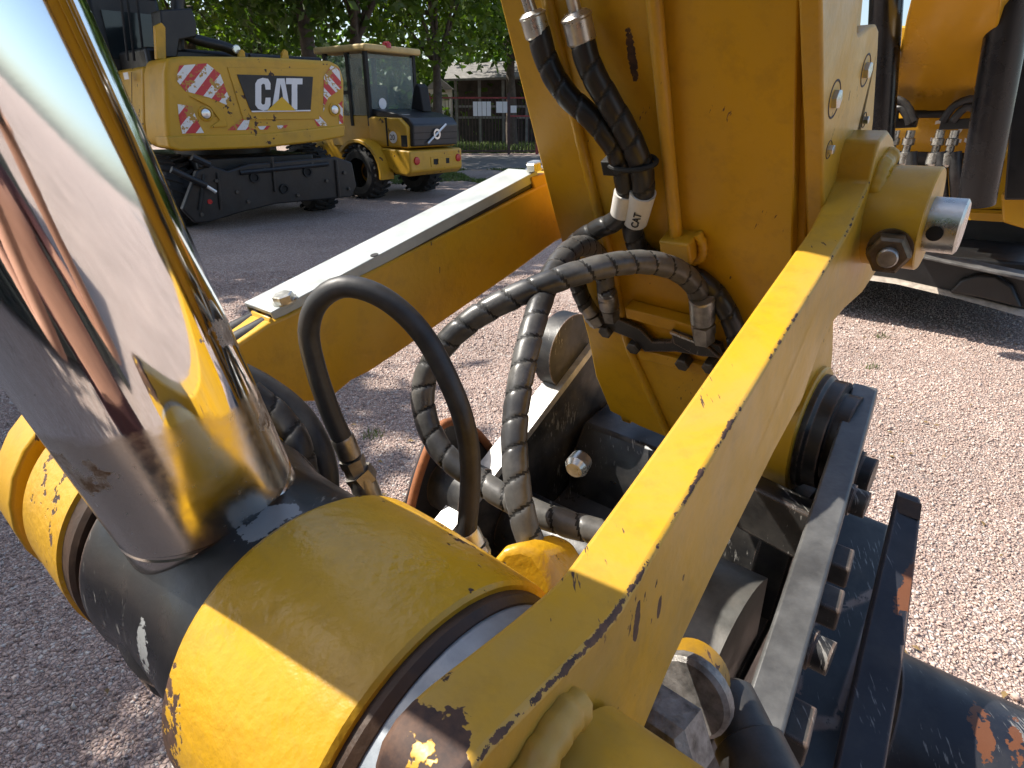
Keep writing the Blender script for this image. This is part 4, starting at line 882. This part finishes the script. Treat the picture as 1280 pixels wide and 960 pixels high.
# ------------------------------------------------------------------ compact wheel loader
LO = Vector((-1.91, 12.16, 0)); LA = Vector((-.81, .59, 0)).normalized(); LB = Vector((.59, .81, 0)).normalized()
def LP(a, b, z): return LO + LA * a + LB * b + W * z
def LBx(a0, a1, b0, b1, z0, z1): return box(LP((a0 + a1) / 2, (b0 + b1) / 2, (z0 + z1) / 2), LA * (a1 - a0), LB * (b1 - b0), W * (z1 - z0))
def LSide(pts, b0, b1): return prism([LP(a, b0, z) for a, z in pts], LB * (b1 - b0))
ld = thing('wheel_loader', 'compact yellow wheel loader with dark cab glass parked beside the excavator', 'wheel loader', LP(1, .75, 0))
cwt = obj('rear_counterweight', LSide([(0, .55), (0, .93), (.9, .97), (.9, .80), (.45, .50), (.12, .47)], 0, 1.5), m_yb, ld, 30, .04, 3)
obj('bumper_slot', LBx(-.012, .0, .55, 1.15, .62, .80), m_yb, cwt, 30, .004)
obj('slot_recess', LBx(-.016, -.012, .62, 1.08, .66, .76), m_dark, cwt, 0)
obj('slot_bar', LBx(-.03, -.016, .74, .96, .655, .765), m_yb, cwt, 0)
for b in (.16, 1.36): obj('tail_lamp', lathe(LP(.0, b, .75), -LA, [(0, .075), (.025, .07), (.03, .05)], 20), m_redl, ld, 30)
obj('hood_side', LSide([(.12, .97), (.10, 1.35), (.30, 1.50), (1.15, 1.52), (1.15, .97)], .06, 1.44), m_yb, ld, 30, .04, 3)
gr = obj('engine_grille', LSide([(.03, 1.00), (.0, 1.38), (.12, 1.50), (.45, 1.58), (1.12, 1.66), (1.12, 1.52), (.35, 1.44), (.30, 1.00)], .14, 1.40), plain('hood_black', (.025, .027, .03), .4, 0, .2, 5, .1), ld, 30, .03, 3)
for z in (1.12, 1.24): obj('grille_line', LBx(-.004 + (1.38 - z) * .08 - .0, .03, .16, 1.38, z - .006, z + .006), m_dark, gr, 0)
ia, ib = LP(-.012, .48, 1.05), LP(-.016, 1.02, 1.38)
obj('diagonal_mark', bar(ia, ib, .022, 8), m_chrl, gr, 40)
obj('ring_mark', lathe(LP(-.02, .74, 1.21), -LA, [(0, .095), (.012, .095), (.012, .06), (.0, .06)], 24, cap=False), m_chrl, gr, 40)
obj('side_panel_gap', LBx(.62, .66, .052, .07, 1.0, 1.5), m_dark, ld, 0)
sg = obj('speed_sign', lathe(LP(.48, .058, 1.16), -LB, [(0, .105), (.006, .105)], 28), m_wht, ld, 30)
text_mesh('lettering', '20', m_ink, sg, LP(.555, .048, 1.115), -LA, W, .135, .006, .01)
obj('vent', LBx(.12, .26, .045, .07, 1.0, 1.2), m_dark, ld, 0)
obj('hood_badge', LBx(.35, .62, .2, .4, 1.535, 1.56), m_wht, ld, 0)
cbl = obj('cab_base', LBx(1.1, 2.3, .08, 1.42, .95, 1.55), m_yb, ld, 30, .03)
for a, b in ((1.12, .1), (1.12, 1.36), (2.28, .1), (2.28, 1.36), (1.62, .1)): obj('cab_pillar', box(LP(a, b, 2.0), LA * .08, LB * .07, W * 1.3), m_dark, cbl, 0)
t_ = NT('cab_glass'); t_.set(Base_Color=(.55, .65, .62), Roughness=.03, Transmission_Weight=.75, IOR=1.2, Alpha=1.0); m_gl2 = t_.m
obj('rear_glass', LBx(1.10, 1.112, .14, 1.32, 1.45, 2.6), m_gl2, cbl, 0)
obj('side_glass', LBx(1.16, 1.58, .085, .097, 1.35, 2.6), m_gl2, cbl, 0); obj('side_glass', LBx(1.66, 2.24, .085, .097, 1.35, 2.6), m_gl2, cbl, 0)
obj('seat', LBx(1.5, 1.9, .5, 1.0, 1.3, 2.1), m_dark, cbl, 30, .05)
obj('side_mullion', LBx(1.60, 2.26, .083, .099, 1.92, 1.98), m_dark, cbl, 0)
obj('cab_sticker', lathe(LP(1.085, .42, 1.75), -LA, [(0, .1), (.004, .1)], 24), m_wht, cbl, 30)
obj('cab_roof', LBx(1.0, 2.5, .0, 1.5, 2.64, 2.76), plain('dusty_cream_roof', (.55, .40, .16), .6, 0, .15, 5, .1), ld, 30, .04, 3)
obj('beacon', lathe(LP(1.06, .62, 2.72), W, [(0, .09), (.08, .085), (.11, .05)], 16), m_redl, ld, 30)
obj('air_filter', prism([LP(.55, 1.0, 1.6), LP(.9, 1.0, 1.66), LP(.78, 1.0, 2.05), LP(.7, 1.0, 2.12), LP(.62, 1.0, 2.05)], LB * .25), m_dark, ld, 30, .02)
fe = []
for k in range(11):
    a = R(-10 + 150 * k / 10); fe.append((1.25 - .66 * math.cos(a), .5 + .62 * math.sin(a)))
fe2 = [(1.25 + (x - 1.25) * .90, .5 + (z - .5) * .90) for x, z in reversed(fe)]
obj('fender', LSide(fe + fe2, -.22, .12), m_yb, ld, 30, .01)
wheel(ld, LP(1.25, -.02, .5), -LB, .5, .42, plain('yellow_rim', (.55, .28, .01), .5, 0, .2, 8, .1)); wheel(ld, LP(1.25, 1.5, .5), -LB, .5, .42, m_bk2)
obj('axle', bar(LP(1.25, 0, .5), LP(1.25, 1.5, .5), .12), m_bk2, ld, 40)
wheel(ld, LP(3.2, 0, .5), -LB, .5, .42, m_bk2)
obj('front_frame', LBx(2.3, 3.6, .35, 1.15, .5, 1.1), m_yb, ld, 30, .03)

# ------------------------------------------------------------------ front of the digging machine at the right: boom, rams, hoses, body, dozer blade
KR = 1.42
def RM(px, py, v): return PN(px, py, V * (v * KR), -V)
m_ram = plain('glossy_black_ram', (.006, .006, .007), .28, 0, .3, 8, .05)
bo_ = thing('excavator_boom', 'shaded yellow excavator boom with black rams at the top right', 'excavator boom', RM(1180, 240, 4.0))
m_yd = yellow('boom_yellow', base=(.62, .32, .010), chip=0, scratch=0, wear=0, peel=.05, rough=.22, dirt=.1, scale=8)
obj('boom_plate', prism([RM(x, y, 3.9 - (140 - y) / 300 * 1.7) for x, y in ((1165, -160), (1290, -160), (1250, 0), (1246, 40), (1229, 132), (1215, 140), (1160, 142), (1119, 138), (1119, 90), (1132, 20), (1137, 0))], V * 0.542), m_yd, bo_, 30, .02, 3)
obj('boom_ram', bar(RM(1120, -220, 3.3), RM(1098, 178, 3.5), .093, 32), m_ram, bo_, 30)
obj('boom_ram', bar(RM(1285, -120, 3.3), RM(1220, 255, 3.5), .102, 32), m_ram, bo_, 30)
obj('ram_guard', prism([RM(x, y, 3.7) for x, y in ((1270, -60), (1300, -60), (1300, 250), (1255, 250), (1262, 160))], V * 0.310), m_bk2, bo_, 30, .01)
bf = thing('parked_machine_front', 'lit yellow excavator front frame with black hose manifold below the boom', 'excavator body', RM(1180, 320, 4.6))
obj('frame_plate', prism([RM(x, y, 4.6) for x, y in ((1100, 140), (1300, 140), (1300, 262), (1200, 262), (1100, 250))], V * 0.775), m_yd, bf, 30, .02)
obj('upper_frame', prism([RM(x, y, 5.4) for x, y in ((1122, 32), (1180, 32), (1180, 150), (1115, 150))], V * 0.930), m_yd, bf, 30, .02)
tx2 = text_mesh('lettering', '323', m_wht, bf, RM(1160, 177, 4.12), V.cross(W), W, .215, .002, .01, 1.0)
obj('boom_foot', lathe(RM(1185, 150, 4.4), -U, [(-.43, .31), (.43, .31)], 40), m_yd, bf, 30)
for k, (a, b) in enumerate(((1086, 1146), (1176, 1236))):
    mb = obj('hose_manifold', box((RM(a, 156, 3.75) + RM(b, 153, 3.75)) / 2, RM(b, 153, 3.75) - RM(a, 156, 3.75), V * .09, W * .065), m_bk2, bf, 30, .004)
    for px in ((1120, 1139) if k == 0 else (1176, 1194)):
        obj('fitting', J(lathe(RM(px, 163, 3.75), -W, [(a * 1.55, b * 1.55) for a, b in ((0, .018), (.03, .018), (.034, .025), (.06, .025), (.064, .016), (.09, .016), (.094, .027), (.14, .027), (.15, .02))], 12)), m_zinc, mb, 30)
        obj('hose_tail', tube([RM(px, 190, 3.75), RM(px, 215, 3.75), RM(px + 2, 245, 3.8), RM(px + 4, 270, 3.9)], .040, 10, .04), m_rub, mb, 40)
for pts in (((1113, 150), (1113, 132), (1120, 124), (1134, 133), (1143, 152)), ((1118, 152), (1119, 140), (1125, 134), (1134, 145), (1137, 155)), ((1178, 152), (1192, 133), (1212, 124), (1225, 128), (1229, 150)), ((1190, 152), (1200, 140), (1212, 133), (1220, 140), (1222, 152))):
    obj('return_hose', tube([RM(x, y, 3.70) for x, y in pts], .026, 10, .03), m_rub, bf, 40)
obj('cross_pipe', bar(RM(1140, 142, 3.9), RM(1185, 142, 3.9), .03, 10), m_bk2, bf, 40)
obj('pin_bar', bar(RM(1125, 195, 4.3), RM(1205, 197, 4.3), .078, 14), m_bk2, bf, 40)
obj('corner_box', prism([RM(x, y, 3.9) for x, y in ((1251, 242), (1300, 246), (1300, 292), (1253, 278))], V * 0.620), m_yd, bf, 30, .015)
obj('cab_corner', prism([RM(x, y, 3.95) for x, y in ((1262, 150), (1300, 140), (1300, 246), (1256, 243))], V * 0.620), m_bk2, bf, 30, .02)
obj('under_frame', prism([RM(x, y, 4.7) for x, y in ((880, 255), (1300, 262), (1300, 345), (880, 320))], V * 1.395), m_bk2, bf, 30, .02)
obj('track_rail', prism([RM(x, y, 4.2) for x, y in ((1195, 265), (1262, 268), (1262, 278), (1195, 274))], V * 0.232), m_yd, bf, 30)
obj('axle_shade_block', prism([RM(x, y, 4.06) for x, y in ((860, 290), (1300, 330), (1300, 388), (1200, 362), (1120, 344), (860, 316))], V * 2.480), m_bk2, bf, 30, .02)  # beam enlarged forward and down to keep sun out from under the blade
db = thing('dozer_blade', 'black dozer blade with a worn pale lower edge at the right', 'dozer blade', RM(1180, 380, 3.9))
q = [RM(880, 290, 3.95), RM(1150, 322, 3.95), RM(1300, 352, 3.95), RM(1300, 392, 3.95), RM(1200, 368, 3.95), RM(1120, 350, 3.95), RM(880, 318, 3.95)]
obj('mould_board', prism(q, V * 0.124), m_bk2, db, 30, .01)
obj('cutting_edge', loft([RM(880, 317, 3.93), RM(1120, 349, 3.93), RM(1200, 367, 3.93), RM(1300, 393, 3.93), RM(1300, 402, 3.90), RM(1200, 374, 3.90), RM(1120, 355, 3.90), RM(880, 322, 3.90)], [p + V * .045 for p in [RM(880, 317, 3.93), RM(1120, 349, 3.93), RM(1200, 367, 3.93), RM(1300, 393, 3.93), RM(1300, 402, 3.90), RM(1200, 374, 3.90), RM(1120, 355, 3.90), RM(880, 322, 3.90)]]), plain('worn_pale_steel', (.42, .36, .30), .5, .2, .3, 20, .3), db, 30)
obj('top_flange', prism([RM(1140, 318, 3.80), RM(1290, 349, 3.80), RM(1290, 353, 3.80), RM(1140, 321, 3.80)], V * 0.248), plain('dusty_black', (.10, .095, .09), .6, 0, .4, 15, .3), db, 30, .004)
obj('pivot_bracket', prism([RM(x, y, 3.9) for x, y in ((1186, 366), (1200, 350), (1222, 343), (1246, 345), (1266, 358), (1278, 386), (1230, 374))], V * 0.093), m_bk2, db, 30, .02, 3)

# ------------------------------------------------------------------ invented dark container, added out of view to darken the reflection in the chrome
cn = thing('reflection_container', 'dark container added unseen behind the camera to darken the chrome rod reflection', 'container', (-1, -3.2, 0))
m_cn = plain('dark_green_steel', (.018, .024, .022), .6, 0, .3, 3, .2, .004, dust=.3, dustc=(.05, .045, .04))
obj('shell', bx(-3.9, 1.2, -4.4, -2.03, .12, 2.7), m_cn, cn, 30, .02)
x = -3.8; rb = None
while x < 1.15:
    if rb is None: rb = obj('corrugation', bx(-.06, .06, -2.03, -1.99, .22, 2.6), m_cn, cn, 30, .015); rb.location.x = x
    else: o = rb.copy(); COL.objects.link(o); o.location.x = x
    x += .26
for xx in (-3.85, 1.15): obj('corner_post', bx(xx - .08, xx + .08, -2.10, -1.975, .0, 2.72), m_cn, cn, 30, .01)
# ------------------------------------------------------------------ the photographer behind the camera (seen only in the chrome)
def person():
    t = thing('person', 'person in dark top and trousers mirrored in the chrome rod, holding a phone', 'person', (-.04, -.42, 0))
    J_ = {}; V_ = []; R_ = []; E_ = []
    def add(n, p, r, par=None):
        J_[n] = len(V_); V_.append(p); R_.append(r)
        if par: E_.append((J_[par], J_[n]))
    cx, cy = -.04, -.44
    add('pelvis', (cx, cy, .95), (.16, .115)); add('belly', (cx, cy, 1.10), (.145, .11), 'pelvis'); add('chest', (cx, cy + .01, 1.32), (.165, .115), 'belly'); add('neck0', (cx, cy, 1.47), (.075, .07), 'chest')
    add('neck', (cx, cy + .01, 1.53), (.055, .055), 'neck0'); add('head0', (cx, cy + .035, 1.61), (.068, .082), 'neck'); add('head1', (cx, cy + .03, 1.69), (.075, .095), 'head0'); add('head2', (cx, cy + .02, 1.755), (.058, .075), 'head1')
    for s in (-1, 1):
        k = 'l' if s < 0 else 'r'
        add(k + 'hip', (cx + s * .10, cy, .88), (.088, .09), 'pelvis'); add(k + 'knee', (cx + s * .12, cy + .02, .48), (.06, .062), k + 'hip'); add(k + 'ankle', (cx + s * .13, cy - .01, .09), (.042, .045), k + 'knee'); add(k + 'toe', (cx + s * .15, cy + .16, .035), (.045, .03), k + 'ankle')
        add(k + 'sho', (cx + s * .19, cy, 1.41), (.06, .06), 'chest'); add(k + 'elb', (cx + s * .27, cy + .10, 1.16), (.043, .043), k + 'sho')
        add(k + 'wri', (s * .135, -.13, 1.46), (.028, .028), k + 'elb'); add(k + 'palm', (s * .105, -.062, 1.535), (.034, .02), k + 'wri')
        for i in range(4):
            b = (s * .098, -.035, 1.555 + i * .019); m_ = (s * .084, -.006 - .004 * (i == 3), 1.560 + i * .020)
            add(k + 'f%da' % i, b, (.0085, .0085), k + 'palm'); add(k + 'f%db' % i, m_, (.0075, .0075), k + 'f%da' % i)
        add(k + 'tha', (s * .085, -.052, 1.56), (.010, .010), k + 'palm'); add(k + 'thb', (s * .06, -.026, 1.585), (.0085, .0085), k + 'tha')
    me = bpy.data.meshes.new('body'); me.from_pydata(V_, E_, []); o = bpy.data.objects.new('body', me); COL.objects.link(o)
    o.modifiers.new('skin', 'SKIN'); ss = o.modifiers.new('sub', 'SUBSURF'); ss.levels = 2; ss.render_levels = 2
    for i, r in enumerate(R_): me.skin_vertices[0].data[i].radius = r; me.skin_vertices[0].data[i].use_root = (i == 0)
    bpy.context.view_layer.update()
    m2 = bpy.data.meshes.new_from_object(o.evaluated_get(bpy.context.evaluated_depsgraph_get())); bpy.data.objects.remove(o)
    sk = plain('skin', (.42, .22, .15), .5, 0, .1, 20, .1); top_ = plain('dark_red_shirt', (.06, .018, .02), .8, 0, .2, 15, .2); tro = plain('dark_trousers', (.02, .022, .03), .85, 0, .2, 15, .2); hr = plain('dark_hair', (.03, .02, .015), .6, 0, .3, 60, .4); sho = plain('dark_boots', (.03, .02, .015), .6)
    for m in (sk, top_, tro, sho): m2.materials.append(m)
    idx = []
    for p in m2.polygons:
        c = p.center
        arm = c.y > -.36 and 1.1 < c.z < 1.66
        idx.append(3 if c.z < .1 else 2 if c.z < .98 else 1 if (c.z < 1.49 and not arm) else 0)
    m2.polygons.foreach_set('material_index', idx); m2.polygons.foreach_set('use_smooth', [True] * len(idx))
    b = bpy.data.objects.new('body', m2); COL.objects.link(b); b.parent = t; b.matrix_parent_inverse = Matrix.Translation(-t.location)
    hv, hf = lathe(Vector((cx, cy + .005, 1.655)), W, [(0, .088), (.05, .098), (.09, .088), (.125, .055), (.138, .01)], 24)
    hv = [Vector((v.x, cy + (v.y - cy) * 1.12 - .02 - max(0, (1.70 - v.z)) * .5, v.z)) for v in hv]
    obj('hair', (hv, hf), hr, t, 60)
    for s in (-1, 1):
        obj('eye', lathe(Vector((cx + s * .03, cy + .105, 1.675)), Vector((0, 1, 0)), [(0, .011), (.006, .009), (.009, .003)], 12), m_dark, t, 60)
        obj('ear', lathe(Vector((cx + s * .074, cy + .02, 1.655)), Vector((s, .2, 0)), [(0, .014), (.012, .026), (.018, .02)], 12), sk, t, 60)
    obj('nose', lathe(Vector((cx, cy + .10, 1.665)), Vector((0, .5, -1)), [(0, .006), (.03, .014), (.04, .008)], 10), sk, t, 60)
    obj('mouth', box(Vector((cx, cy + .113, 1.60)), Vector((.045, 0, 0)), Vector((0, .006, 0)), Vector((0, 0, .008))), plain('lips', (.30, .11, .09), .5), t, 30, .002)
    ph = thing('phone', 'dark phone held up in both hands, mirrored in the chrome rod', 'phone', (0, -.02, 1.6))
    obj('phone_case', bx(-.08, .08, -.024, -.015, 1.558, 1.636), m_dark, ph, 30, .003)
    obj('lens_ring', lathe(Vector((0, -.015, 1.6)), Vector((0, 1, 0)), [(0, .009), (.002, .009), (.002, .006)], 20), m_steel, ph, 30)
person()
